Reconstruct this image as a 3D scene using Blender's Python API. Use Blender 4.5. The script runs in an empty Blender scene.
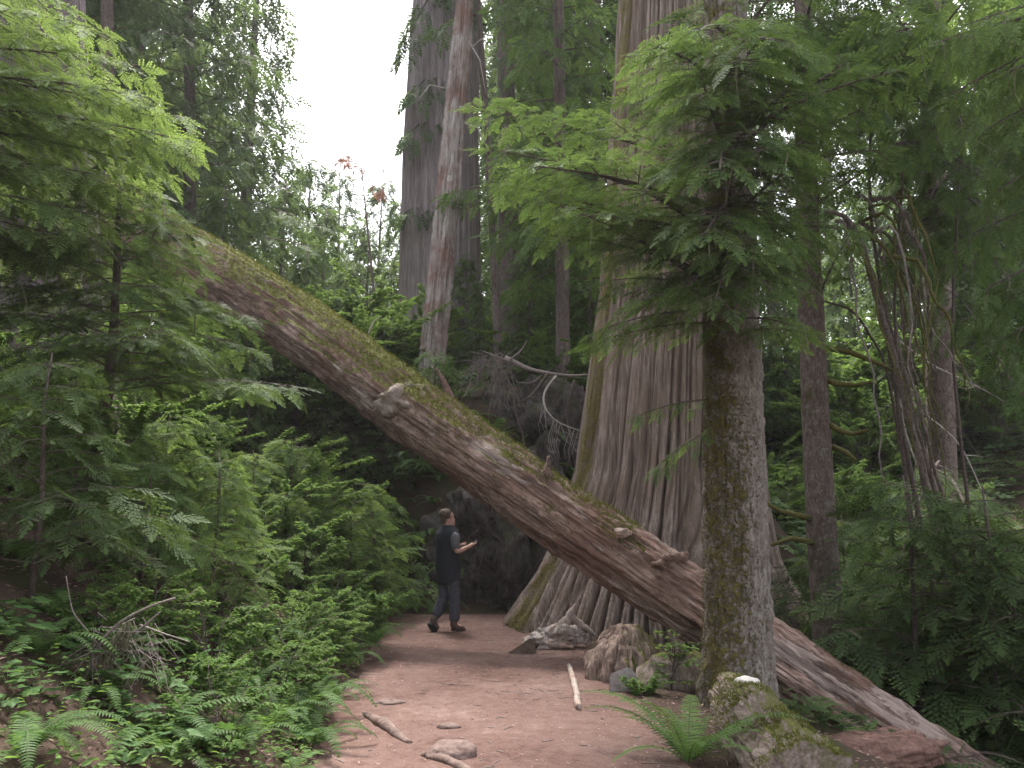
import bpy, math, random
import numpy as np
from mathutils import Vector, Matrix

# ------------------------------------------------------------------ scene basics
scene = bpy.context.scene
COL = scene.collection
rs = np.random.RandomState(7)
rad = math.radians

F_PX = 859.0
PITCH = rad(9.0)
HAZE = .0006
CAM = np.array([0.0, 0.0, 1.6])
FWD = np.array([0, math.cos(PITCH), math.sin(PITCH)])
UPV = np.array([0, -math.sin(PITCH), math.cos(PITCH)])


def at(px, py, Y):
    """world point on the line of sight through a pixel of the photo at forward distance Y (metres)"""
    d = FWD + np.array([1.0, 0, 0]) * (px - 512) / F_PX + UPV * (384 - py) / F_PX
    return CAM + d * (Y / d[1])


# ------------------------------------------------------------------ noise
def _hash(ix, iy, iz):
    h = (ix.astype(np.uint32) * np.uint32(374761393) + iy.astype(np.uint32) * np.uint32(668265263)
         + iz.astype(np.uint32) * np.uint32(2147483029))
    h = (h ^ (h >> np.uint32(13))) * np.uint32(1274126177)
    h = h ^ (h >> np.uint32(16))
    return (h & np.uint32(0xFFFFFF)).astype(np.float64) / float(0xFFFFFF)


def vnoise(p):
    p = np.asarray(p, dtype=np.float64)
    i = np.floor(p).astype(np.int64)
    f = p - i
    u = f * f * (3 - 2 * f)
    r = 0
    for dx in (0, 1):
        wx = u[:, 0] if dx else 1 - u[:, 0]
        for dy in (0, 1):
            wy = u[:, 1] if dy else 1 - u[:, 1]
            for dz in (0, 1):
                wz = u[:, 2] if dz else 1 - u[:, 2]
                r = r + wx * wy * wz * _hash(i[:, 0] + dx, i[:, 1] + dy, i[:, 2] + dz)
    return r * 2 - 1


def fbm(p, octv=4, gain=0.5):
    p = np.asarray(p, dtype=np.float64)
    a, s, r = 1.0, 0.0, 0
    for o in range(octv):
        r = r + a * vnoise(p * (2.0 ** o) + o * 17.3)
        s += a
        a *= gain
    return r / s


def sstep(a, b, x):
    t = np.clip((np.asarray(x, float) - a) / (b - a), 0, 1)
    return t * t * (3 - 2 * t)


# ------------------------------------------------------------------ terrain height
def trail_left(y):
    return np.interp(y, [-10, 0, 5.5, 8.1, 11.5, 14, 15.5, 17, 19], [-1.3, -1.2, -1.26, -1.55, -1.75, -2.0, -2.6, -3.4, -4.2])


def trail_right(y):
    return np.interp(y, [-10, 0, 5.5, 8.1, 10.0, 11.5, 13, 14.5, 15.5, 17], [1.4, 1.2, 1.0, 1.05, .95, .75, .7, .5, -.2, -1.8])


def height(x, y, rough=True):
    x = np.atleast_1d(np.asarray(x, float))
    y = np.atleast_1d(np.asarray(y, float))
    d = trail_left(y) - x
    dp = np.where(d > 0, d, 0)
    L = np.where(dp < 9, 0.62 * np.maximum(dp - .12, 0) + .10 * (1 - np.exp(-dp / .25)), 0.62 * 8.88 + .1 + np.minimum(dp - 9, 25) * .30)
    yb = 15.4 + 2.3 * sstep(1.0, 3.2, -x) + .5 * sstep(.5, 3, x)
    steep = 4.1 * sstep(0, 2.1, y - yb) + .26 * np.clip(y - yb - 2.0, 0, 30)
    gentle = 3.6 * sstep(0, 13, y - yb + 1) + .22 * np.clip(y - yb - 11, 0, 22)
    w = sstep(3.3, 7.0, x)
    B = steep * (1 - w) + gentle * w
    dr = x - trail_right(y) - .75
    R = -1.5 * sstep(0, 4.2, dr) * (1 - sstep(12.5, 16, y) * .8)
    R = R + .30 * np.clip(x - 9.5, 0, 25)
    k = 0.35
    m = np.maximum(L, B)
    hmix = m + k * np.log(np.exp((L - m) / k) + np.exp((B - m) / k)) - k * math.log(2) * np.exp(-(m / .6))
    z = hmix + R
    if rough:
        off = np.clip(np.maximum(d, x - trail_right(y)) / 1.2, 0, 1)
        off = np.maximum(off, sstep(15.2, 17, y))
        p = np.stack([x, y, 0 * x], 1)
        z = z + off * (.16 * fbm(p * .9, 4) + .05 * fbm(p * 4.1 + 9, 3)) + (1 - off) * (.03 * fbm(p * .8, 3) + .010 * fbm(p * 5 + 3, 3))
    return z


def hz(x, y):
    return float(height([x], [y])[0])


def ground_at(px, py, ymin=2.0, ymax=60.0):
    ys = np.arange(ymin, ymax, .05)
    d = FWD + np.array([1.0, 0, 0]) * (px - 512) / F_PX + UPV * (384 - py) / F_PX
    pts = CAM[None] + d[None] * (ys / d[1])[:, None]
    h = height(pts[:, 0], pts[:, 1])
    hit = np.nonzero(pts[:, 2] <= h)[0]
    if len(hit) == 0:
        return pts[-1]
    p = pts[hit[0]].copy()
    p[2] = h[hit[0]]
    return p


# ------------------------------------------------------------------ mesh builder
class MB:
    def __init__(self):
        self.V, self.T, self.Q, self.TM, self.QM, self.var, self.tip = [], [], [], [], [], [], []
        self.n = 0

    def add(self, V, tris=None, quads=None, var=0.5, tip=0.0, mat=0):
        V = np.asarray(V, dtype=np.float64).reshape(-1, 3)
        k = len(V)
        self.V.append(V)
        self.var.append(np.broadcast_to(np.asarray(var, float), (k,)).copy())
        self.tip.append(np.broadcast_to(np.asarray(tip, float), (k,)).copy())
        if tris is not None and len(tris):
            t = np.asarray(tris, dtype=np.int64).reshape(-1, 3) + self.n
            self.T.append(t)
            self.TM.append(np.full(len(t), mat))
        if quads is not None and len(quads):
            q = np.asarray(quads, dtype=np.int64).reshape(-1, 4) + self.n
            self.Q.append(q)
            self.QM.append(np.full(len(q), mat))
        self.n += k

    def inst(self, tmpl, M, P, var, mat=0):
        """many copies of a template (V, tris, tip) with matrices M (k,3,3) and origins P (k,3), merged in this mesh"""
        V, tris, tip = tmpl
        M = np.asarray(M)
        P = np.asarray(P)
        k, n = len(M), len(V)
        if k == 0:
            return
        W = np.einsum('kij,nj->kni', M, V) + P[:, None, :]
        t = (tris[None] + (np.arange(k) * n)[:, None, None]).reshape(-1, 3)
        self.add(W.reshape(-1, 3), tris=t, var=np.repeat(var, n), tip=np.tile(tip, k), mat=mat)

    def tube(self, pts, radii, sides=5, mat=0, cap=True, var=.5):
        pts = np.asarray(pts, float)
        radii = np.broadcast_to(np.asarray(radii, float), (len(pts),))
        tan = np.gradient(pts, axis=0)
        tan /= np.linalg.norm(tan, axis=1)[:, None] + 1e-9
        ref = np.array([0, 0, 1.0]) if abs(tan[0, 2]) < .9 else np.array([1.0, 0, 0])
        a = np.cross(tan, ref)
        for i in range(len(a)):
            if i and np.dot(a[i], a[i - 1]) < 0:
                a[i] = -a[i]
        a /= np.linalg.norm(a, axis=1)[:, None] + 1e-9
        b = np.cross(tan, a)
        th = np.arange(sides) * 2 * math.pi / sides
        ring = (a[:, None, :] * np.cos(th)[None, :, None] + b[:, None, :] * np.sin(th)[None, :, None]) * radii[:, None, None] + pts[:, None, :]
        m = len(pts)
        i = np.arange(m - 1)[:, None]
        j = np.arange(sides)[None]
        j2 = (j + 1) % sides
        q = np.stack([i * sides + j, i * sides + j2, (i + 1) * sides + j2, (i + 1) * sides + j], -1).reshape(-1, 4)
        V = ring.reshape(-1, 3)
        tr = []
        if cap:
            V = np.vstack([V, pts[-1:], pts[:1]])
            e = m * sides
            tr = [[(m - 1) * sides + k, (m - 1) * sides + (k + 1) % sides, e] for k in range(sides)]
            tr += [[(k + 1) % sides, k, e + 1] for k in range(sides)]
        self.add(V, tris=tr, quads=q, mat=mat, var=var)

    def build(self, name, mats, parent=None, smooth=False, origin=None):
        V = np.vstack(self.V)
        if origin is not None:
            V = V - np.asarray(origin)[None]
        T = np.vstack(self.T) if self.T else np.zeros((0, 3), np.int64)
        Q = np.vstack(self.Q) if self.Q else np.zeros((0, 4), np.int64)
        me = bpy.data.meshes.new(name)
        me.vertices.add(len(V))
        me.vertices.foreach_set('co', V.astype(np.float32).ravel())
        nl = len(T) * 3 + len(Q) * 4
        me.loops.add(nl)
        me.loops.foreach_set('vertex_index', np.concatenate([T.ravel(), Q.ravel()]).astype(np.int32))
        me.polygons.add(len(T) + len(Q))
        ls = np.concatenate([np.arange(len(T)) * 3, len(T) * 3 + np.arange(len(Q)) * 4]).astype(np.int32)
        me.polygons.foreach_set('loop_start', ls)
        mi = np.concatenate(self.TM + self.QM).astype(np.int32)
        me.polygons.foreach_set('material_index', mi)
        me.update(calc_edges=True)
        me.polygons.foreach_set('use_smooth', np.full(len(me.polygons), smooth))
        for nm, arr in (('var', self.var), ('tip', self.tip)):
            at_ = me.attributes.new(nm, 'FLOAT', 'POINT')
            at_.data.foreach_set('value', np.concatenate(arr).astype(np.float32))
        for m in (mats if isinstance(mats, (list, tuple)) else [mats]):
            me.materials.append(m)
        me.validate()
        o = bpy.data.objects.new(name, me)
        COL.objects.link(o)
        if parent is not None:
            o.parent = parent
        return o


def tag(o, label=None, cat=None, group=None, kind=None):
    if label:
        o['label'] = label
    if cat:
        o['category'] = cat
    if group:
        o['group'] = group
    if kind:
        o['kind'] = kind
    return o


def thing(name, label, cat, loc, group=None):
    e = bpy.data.objects.new(name, None)
    COL.objects.link(e)
    e.location = [float(v) for v in loc]
    e.empty_display_size = .2
    return tag(e, label, cat, group)


def copy_tree(o, loc, rz, s=1.0, label=None, group=None, tilt=0.0):
    c = o.copy()
    COL.objects.link(c)
    c.location = [float(v) for v in loc]
    c.rotation_euler = (tilt, 0, rz)
    c.scale = (s, s, s)
    if label:
        c['label'] = label
    if group:
        c['group'] = group
    for ch in list(o.children):
        d = ch.copy()
        COL.objects.link(d)
        d.parent = c
        for g in list(ch.children):
            e = g.copy()
            COL.objects.link(e)
            e.parent = d
    return c


# ------------------------------------------------------------------ materials
def new_mat(name):
    m = bpy.data.materials.new(name)
    m.use_nodes = True
    nt = m.node_tree
    nt.nodes.clear()
    out = nt.nodes.new('ShaderNodeOutputMaterial')
    return m, nt, out


def N(nt, t, **kw):
    n = nt.nodes.new(t)
    for k, v in kw.items():
        if k.startswith('i_'):
            key = k[2:]
            key = int(key) if key.isdigit() else key.replace('_', ' ')
            n.inputs[key].default_value = v
        else:
            setattr(n, k, v)
    return n


def ramp(nt, fac, stops):
    r = nt.nodes.new('ShaderNodeValToRGB')
    els = r.color_ramp.elements
    while len(els) < len(stops):
        els.new(.5)
    for e, (p, c) in zip(els, stops):
        e.position = p
        e.color = (*c, 1) if len(c) == 3 else c
    nt.links.new(fac, r.inputs['Fac'])
    return r.outputs['Color']


def mixc(nt, fac, a, b):
    m = nt.nodes.new('ShaderNodeMix')
    m.data_type = 'RGBA'
    if isinstance(fac, (int, float)):
        m.inputs[0].default_value = fac
    else:
        nt.links.new(fac, m.inputs[0])
    for s, v in ((m.inputs[6], a), (m.inputs[7], b)):
        if isinstance(v, tuple):
            s.default_value = (*v, 1)
        else:
            nt.links.new(v, s)
    return m.outputs[2]


def math_n(nt, op, a, b=None, clamp=False):
    m = nt.nodes.new('ShaderNodeMath')
    m.operation = op
    m.use_clamp = clamp
    for s, v in ((m.inputs[0], a), (m.inputs[1], b)):
        if v is None:
            continue
        if isinstance(v, (int, float)):
            s.default_value = v
        else:
            nt.links.new(v, s)
    return m.outputs[0]


def tex_noise(nt, vec, scale, detail=6, rough=.6, dist=0.0):
    n = N(nt, 'ShaderNodeTexNoise', i_Scale=scale, i_Detail=detail, i_Roughness=rough, i_Distortion=dist)
    nt.links.new(vec, n.inputs['Vector'])
    return n.outputs['Fac']


def mapped(nt, scale, coord='Object', loc=(0, 0, 0)):
    tc = N(nt, 'ShaderNodeTexCoord')
    mp = N(nt, 'ShaderNodeMapping')
    mp.inputs['Scale'].default_value = scale
    mp.inputs['Location'].default_value = loc
    nt.links.new(tc.outputs[coord], mp.inputs['Vector'])
    return mp.outputs['Vector']


def mat_bark(name, dark, mid, light, grain=(9, 9, .8), moss=None, moss_dir=(0, 0, 1), moss_lo=.45, moss_hi=.75, dirw=.5,
             flakes=0.0, lichen=0.0, bump=.6, patch=None, moss_scale=2.2, moss_bias=0.0, moss_z=None, pale=None, mfw=.5, bandw=.45):
    m, nt, out = new_mat(name)
    bs = N(nt, 'ShaderNodeBsdfPrincipled', i_Roughness=.9)
    bs.inputs['Specular IOR Level'].default_value = .25
    v = mapped(nt, grain)
    v1 = mapped(nt, (1, 1, 1))
    n1 = tex_noise(nt, v, 1.0, 8, .68, .25)
    n2 = tex_noise(nt, v, 3.3, 6, .7)
    n3 = tex_noise(nt, v1, 1.7, 4, .6)
    c = ramp(nt, n1, [(.36, dark), (.5, mid), (.64, light)])
    c2 = ramp(nt, n2, [(.36, tuple(x * .5 for x in mid)), (.64, tuple(min(1, x * 1.3) for x in light))])
    c = mixc(nt, .42, c, c2)
    if patch:
        pm = ramp(nt, n3, [(.42, (0, 0, 0)), (.62, (1, 1, 1))])
        c = mixc(nt, math_n(nt, 'MULTIPLY', pm, .75), c, patch)
    hsum = math_n(nt, 'ADD', n1, math_n(nt, 'MULTIPLY', n2, .5))
    if pale:
        pn = tex_noise(nt, mapped(nt, (2.6, 2.6, .8), loc=(3, 1, 2)), 1.0, 7, .7, .4)
        pk = ramp(nt, pn, [(.56, (0, 0, 0)), (.60, (1, 1, 1))])
        c = mixc(nt, math_n(nt, 'MULTIPLY', pk, .7), c, pale)
        dn = tex_noise(nt, mapped(nt, (3.1, 3.1, .7), loc=(8, 5, 1)), 1.0, 7, .7, .4)
        dk = ramp(nt, dn, [(.57, (0, 0, 0)), (.62, (1, 1, 1))])
        c = mixc(nt, math_n(nt, 'MULTIPLY', dk, .7), c, dark)
        hsum = math_n(nt, 'ADD', hsum, math_n(nt, 'MULTIPLY', pk, -.5))
    if flakes > 0:
        vo = N(nt, 'ShaderNodeTexVoronoi', feature='DISTANCE_TO_EDGE', i_Scale=flakes)
        nt.links.new(mapped(nt, (1, 1, .45)), vo.inputs['Vector'])
        cr = ramp(nt, vo.outputs['Distance'], [(0.0, (0, 0, 0)), (.12, (1, 1, 1))])
        c = mixc(nt, math_n(nt, 'MULTIPLY', math_n(nt, 'SUBTRACT', 1.0, cr), .45), c, dark)
        hsum = math_n(nt, 'ADD', hsum, math_n(nt, 'MULTIPLY', cr, .5))
    if lichen > 0:
        ln = tex_noise(nt, v1, 14, 5, .7)
        lm = ramp(nt, ln, [(.60 - lichen * .1, (0, 0, 0)), (.70, (1, 1, 1))])
        c = mixc(nt, math_n(nt, 'MULTIPLY', lm, .55), c, (.33, .34, .30))
    if moss:
        g = N(nt, 'ShaderNodeNewGeometry')
        dp = N(nt, 'ShaderNodeVectorMath', operation='DOT_PRODUCT')
        nt.links.new(g.outputs['Normal'], dp.inputs[0])
        dp.inputs[1].default_value = moss_dir
        mn = tex_noise(nt, v1, moss_scale, 5, .65)
        mf = tex_noise(nt, v1, 26, 4, .7)
        s = math_n(nt, 'ADD', math_n(nt, 'MULTIPLY', dp.outputs['Value'], dirw), mn)
        s = math_n(nt, 'ADD', s, math_n(nt, 'MULTIPLY', math_n(nt, 'SUBTRACT', mf, .5), mfw))
        s = math_n(nt, 'ADD', s, moss_bias)
        ba = N(nt, 'ShaderNodeAttribute', attribute_name='tip')
        s = math_n(nt, 'ADD', s, math_n(nt, 'MULTIPLY', ba.outputs['Fac'], bandw))
        if moss_z:
            sx = N(nt, 'ShaderNodeSeparateXYZ')
            nt.links.new(v1, sx.inputs[0])
            mr = N(nt, 'ShaderNodeMapRange')
            for k_, v_ in zip((1, 2, 3, 4), moss_z):
                mr.inputs[k_].default_value = v_
            nt.links.new(sx.outputs['Z'], mr.inputs[0])
            s = math_n(nt, 'ADD', s, mr.outputs[0])
        mk = ramp(nt, s, [(moss_lo, (0, 0, 0)), (moss_hi, (1, 1, 1))])
        mc = ramp(nt, mf, [(.3, tuple(x * .5 for x in moss)), (.55, moss), (.75, tuple(x * 1.5 for x in moss))])
        c = mixc(nt, mk, c, mc)
        hsum = math_n(nt, 'ADD', hsum, math_n(nt, 'MULTIPLY', math_n(nt, 'MULTIPLY', mk, mf), 1.2))
    bp = N(nt, 'ShaderNodeBump', i_Strength=bump, i_Distance=.035)
    nt.links.new(hsum, bp.inputs['Height'])
    nt.links.new(bp.outputs['Normal'], bs.inputs['Normal'])
    nt.links.new(c, bs.inputs['Base Color'])
    nt.links.new(bs.outputs[0], out.inputs['Surface'])
    return m


def mat_leaf(name, dark, mid, tipc, trans=.35, rough=.62, spread=1.0, tipw=.75):
    m, nt, out = new_mat(name)
    bs = N(nt, 'ShaderNodeBsdfPrincipled', i_Roughness=rough)
    bs.inputs['Specular IOR Level'].default_value = .09
    tr = N(nt, 'ShaderNodeBsdfTranslucent')
    va = N(nt, 'ShaderNodeAttribute', attribute_name='var')
    ti = N(nt, 'ShaderNodeAttribute', attribute_name='tip')
    oi = N(nt, 'ShaderNodeObjectInfo')
    s = math_n(nt, 'ADD', math_n(nt, 'MULTIPLY', va.outputs['Fac'], .75 * spread), math_n(nt, 'MULTIPLY', oi.outputs['Random'], .25))
    c = ramp(nt, s, [(.0, dark), (.9, mid)])
    tw = math_n(nt, 'MULTIPLY', math_n(nt, 'MULTIPLY', ti.outputs['Fac'], math_n(nt, 'ADD', .35, va.outputs['Fac'])), tipw, True)
    c = mixc(nt, tw, c, tipc)
    nt.links.new(c, bs.inputs['Base Color'])
    tc = N(nt, 'ShaderNodeMix', data_type='RGBA', blend_type='MULTIPLY')
    tc.inputs[0].default_value = 1
    nt.links.new(c, tc.inputs[6])
    tc.inputs[7].default_value = (1.42, 1.36, .92, 1)
    nt.links.new(tc.outputs[2], tr.inputs['Color'])
    mx = N(nt, 'ShaderNodeMixShader')
    mx.inputs[0].default_value = trans
    nt.links.new(bs.outputs[0], mx.inputs[1])
    nt.links.new(tr.outputs[0], mx.inputs[2])
    nt.links.new(mx.outputs[0], out.inputs['Surface'])
    return m


def mat_plain(name, c1, c2, scale=30, rough=.85, bump=.2, stretch=(1, 1, 1)):
    m, nt, out = new_mat(name)
    bs = N(nt, 'ShaderNodeBsdfPrincipled', i_Roughness=rough)
    bs.inputs['Specular IOR Level'].default_value = .3
    n = tex_noise(nt, mapped(nt, stretch), scale, 6, .65)
    c = ramp(nt, n, [(.32, c1), (.68, c2)])
    bp = N(nt, 'ShaderNodeBump', i_Strength=bump, i_Distance=.02)
    nt.links.new(n, bp.inputs['Height'])
    nt.links.new(bp.outputs[0], bs.inputs['Normal'])
    nt.links.new(c, bs.inputs['Base Color'])
    nt.links.new(bs.outputs[0], out.inputs['Surface'])
    return m


def mat_ground(name, stops, litter, chips, moss=None):
    m, nt, out = new_mat(name)
    bs = N(nt, 'ShaderNodeBsdfPrincipled', i_Roughness=.95)
    bs.inputs['Specular IOR Level'].default_value = .2
    v = mapped(nt, (1, 1, 1))
    a = tex_noise(nt, v, .9, 6, .6)
    b = tex_noise(nt, v, 9, 8, .7)
    d = tex_noise(nt, v, 70, 5, .75)
    c = ramp(nt, math_n(nt, 'ADD', math_n(nt, 'MULTIPLY', a, .55), math_n(nt, 'MULTIPLY', b, .45)), stops)
    lm = ramp(nt, d, [(.50, (0, 0, 0)), (.66, (1, 1, 1))])
    c = mixc(nt, math_n(nt, 'MULTIPLY', lm, .55), c, litter)
    vo = N(nt, 'ShaderNodeTexVoronoi', i_Scale=48)
    wv = N(nt, 'ShaderNodeVectorMath', operation='ADD')
    nt.links.new(v, wv.inputs[0])
    ns = N(nt, 'ShaderNodeTexNoise', i_Scale=11)
    nt.links.new(v, ns.inputs['Vector'])
    sc = N(nt, 'ShaderNodeVectorMath', operation='SCALE')
    sc.inputs['Scale'].default_value = .06
    nt.links.new(ns.outputs['Color'], sc.inputs[0])
    nt.links.new(sc.outputs[0], wv.inputs[1])
    nt.links.new(wv.outputs[0], vo.inputs['Vector'])
    cm = ramp(nt, vo.outputs['Distance'], [(.10, (1, 1, 1)), (.20, (0, 0, 0))])
    c = mixc(nt, math_n(nt, 'MULTIPLY', math_n(nt, 'MULTIPLY', cm, b), .7), c, chips)
    if moss:
        mm = ramp(nt, tex_noise(nt, v, 1.6, 6, .65), [(.5, (0, 0, 0)), (.6, (1, 1, 1))])
        c = mixc(nt, math_n(nt, 'MULTIPLY', mm, .7), c, moss)
    h = math_n(nt, 'ADD', math_n(nt, 'MULTIPLY', b, .7), math_n(nt, 'MULTIPLY', d, .35))
    bp = N(nt, 'ShaderNodeBump', i_Strength=.7, i_Distance=.03)
    nt.links.new(h, bp.inputs['Height'])
    nt.links.new(bp.outputs[0], bs.inputs['Normal'])
    nt.links.new(c, bs.inputs['Base Color'])
    nt.links.new(bs.outputs[0], out.inputs['Surface'])
    return m


MOSS = (.105, .115, .022)
MOSSG = (.075, .105, .025)
M = {}
M['cedar'] = mat_bark('cedar bark', (.065, .043, .035), (.205, .152, .128), (.39, .315, .28), (13, 13, .5), moss=(.20, .165, .065), moss_dir=(0, 0, 1),
                      moss_lo=.72, moss_hi=.98, dirw=.0, bump=.9, patch=(.20, .145, .115))
M['cedar_far'] = mat_bark('far cedar bark', (.13, .10, .108), (.24, .195, .205), (.33, .28, .285), (7, 7, .5), bump=.8)  # bark tone lightened to a purplish grey that imitates haze
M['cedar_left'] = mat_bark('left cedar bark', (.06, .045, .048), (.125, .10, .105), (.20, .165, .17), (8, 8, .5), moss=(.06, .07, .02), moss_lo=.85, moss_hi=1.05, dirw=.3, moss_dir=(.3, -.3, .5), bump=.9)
M['log'] = mat_bark('fallen log wood', (.045, .025, .019), (.135, .076, .060), (.36, .265, .23), (9, 9, 1.9), moss=(.115, .118, .024),
                    moss_dir=(.1, -.12, .98), moss_lo=.86, moss_hi=1.04, dirw=.80, bump=1.0, patch=(.14, .075, .058), pale=(.36, .29, .265), moss_scale=1.6, moss_z=(5.5, 9.5, -.42, -.05))
M['hemlock'] = mat_bark('mossy hemlock bark', (.075, .052, .045), (.175, .14, .12), (.36, .31, .28), (19, 19, 9), moss=(.155, .130, .045),
                        moss_dir=(-.85, -.45, .1), moss_lo=.70, moss_hi=.86, dirw=.03, mfw=1.3, bandw=.30, lichen=.9, bump=1.0, moss_scale=7)
M['hemlock_plain'] = mat_bark('hemlock bark', (.05, .034, .03), (.115, .082, .07), (.21, .165, .15), (20, 20, 7), moss=(.08, .08, .02),
                              moss_dir=(-.8, -.4, .1), moss_lo=.80, moss_hi=1.05, dirw=.3, lichen=.5, bump=1.0, moss_scale=4)
M['far_trunk'] = mat_bark('distant hemlock bark', (.065, .045, .042), (.125, .092, .085), (.19, .15, .145), (10, 10, 2), lichen=.3, bump=.8)
M['snag'] = mat_bark('weathered snag wood', (.14, .095, .085), (.34, .28, .265), (.54, .49, .48), (9, 9, .6), bump=1.0, patch=(.22, .11, .088), pale=(.50, .45, .43))
M['driftwood'] = mat_bark('bleached root wood', (.13, .095, .08), (.40, .335, .305), (.64, .58, .55), (14, 14, 2), bump=.9, patch=(.33, .2, .15))
M['stump'] = mat_bark('mossy stump wood', (.06, .034, .026), (.16, .105, .085), (.34, .26, .22), (11, 11, 1.5), moss=(.12, .125, .03),
                      moss_dir=(.85, -.1, .5), moss_lo=.66, moss_hi=.86, dirw=.45, bump=.9)
M['mosslog'] = mat_bark('moss covered log', (.08, .055, .045), (.20, .15, .13), (.33, .27, .24), (12, 12, 2), moss=(.115, .115, .03),
                        moss_dir=(.35, .1, .85), moss_lo=.66, moss_hi=.92, dirw=.5, bump=.8, moss_scale=3)
M['redlog'] = mat_bark('rotting red wood', (.05, .026, .02), (.115, .062, .05), (.20, .12, .10), (6, 6, 2), bump=.8)
M['twig'] = mat_plain('twig bark', (.045, .032, .028), (.13, .10, .09), 40)
M['paletwig'] = mat_plain('pale dead twig', (.26, .22, .20), (.50, .45, .42), 40)
M['greytwig'] = mat_plain('dry grey twig', (.13, .10, .095), (.28, .235, .22), 40)
M['mosstwig'] = mat_plain('moss coated branch', (.05, .045, .015), (.15, .14, .035), 60, bump=.6)
M['lichen'] = mat_plain('hanging lichen', (.085, .085, .05), (.19, .18, .12), 30)
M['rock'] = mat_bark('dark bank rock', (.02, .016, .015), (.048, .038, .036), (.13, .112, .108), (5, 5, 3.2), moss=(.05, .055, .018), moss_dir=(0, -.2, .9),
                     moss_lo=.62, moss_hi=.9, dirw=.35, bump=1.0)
M['stone'] = mat_plain('grey stone', (.20, .175, .165), (.36, .33, .32), 14, bump=.5)
M['trailstone'] = mat_plain('dusty trail stone', (.085, .055, .047), (.225, .155, .135), 13, bump=1.0)
M['brownrock'] = mat_plain('brown rock', (.085, .055, .045), (.17, .12, .10), 9, bump=.6)
M['white'] = mat_plain('white fungus', (.45, .41, .38), (.68, .64, .60), 20, bump=.4)
M['redneedle'] = mat_leaf('dead red needles', (.26, .11, .10), (.40, .21, .19), (.42, .24, .21), .3)
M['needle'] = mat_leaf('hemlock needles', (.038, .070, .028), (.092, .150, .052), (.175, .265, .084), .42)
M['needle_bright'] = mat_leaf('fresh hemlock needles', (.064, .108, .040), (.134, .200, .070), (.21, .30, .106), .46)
M['needle_dark'] = mat_leaf('shaded hemlock needles', (.028, .048, .022), (.066, .102, .040), (.11, .170, .056), .36)  # darker copy of the needle colour, shade painted in
M['needle_far'] = mat_leaf('far conifer needles', (.045, .075, .036), (.090, .135, .060), (.13, .20, .085), .38)  # paler and greyer than near needles, haze put into the colour
M['leaf'] = mat_leaf('shrub leaves', (.054, .102, .032), (.115, .195, .056), (.18, .29, .080), .45)
M['leaf_bright'] = mat_leaf('bright shrub leaves', (.076, .136, .042), (.150, .235, .072), (.20, .31, .092), .48)
M['fern'] = mat_leaf('fern fronds', (.040, .082, .028), (.088, .160, .052), (.14, .25, .07), .42, .5)
M['fern_bright'] = mat_leaf('brightened fern fronds', (.060, .12, .035), (.125, .225, .065), (.17, .28, .08), .42, .55)  # brighter copy of the fern colour, lifted to offset shade from the boughs
M['herb'] = mat_leaf('broad herb leaves', (.040, .085, .030), (.080, .15, .046), (.09, .17, .05), .36, .5)
M['ground'] = mat_ground('forest floor', [(.3, (.028, .018, .014)), (.5, (.06, .038, .029)), (.7, (.085, .058, .044))], (.10, .062, .045), (.20, .155, .12), (.04, .05, .015))
M['trail'] = mat_ground('trodden dirt', [(.36, (.066, .035, .028)), (.46, (.130, .076, .064)), (.55, (.162, .101, .087)), (.66, (.235, .160, .142))], (.065, .034, .026), (.36, .27, .24))
M['litter'] = mat_leaf('dry litter', (.045, .022, .016), (.42, .30, .25), (.3, .2, .15), .1)
M['skin'] = mat_plain('skin', (.42, .24, .19), (.52, .31, .25), 20, .6, .05)
M['vest'] = mat_plain('dark navy vest', (.012, .014, .022), (.022, .026, .036), 30, .8, .3)
M['shirt'] = mat_plain('grey shirt', (.10, .10, .11), (.15, .15, .165), 40, .9, .3)
M['trouser'] = mat_plain('blue grey trousers', (.036, .036, .048), (.082, .082, .105), 30, .9, .4)
M['shorts'] = mat_plain('dark trouser seat', (.018, .018, .026), (.034, .034, .045), 30, .9, .3)
M['boot'] = mat_plain('brown leather boot', (.06, .035, .03), (.13, .085, .07), 30, .6, .3)
M['sole'] = mat_plain('black sole', (.012, .012, .013), (.025, .025, .025), 30, .8, .2)
M['hair'] = mat_plain('grey brown hair', (.07, .045, .035), (.17, .12, .10), 60, .8, .6, (1, 1, .2))
M['eye'] = mat_plain('eye', (.02, .02, .02), (.05, .04, .04), 10, .3, 0)
M['black'] = mat_plain('black plastic', (.01, .01, .012), (.02, .02, .022), 10, .4, 0)

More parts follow.
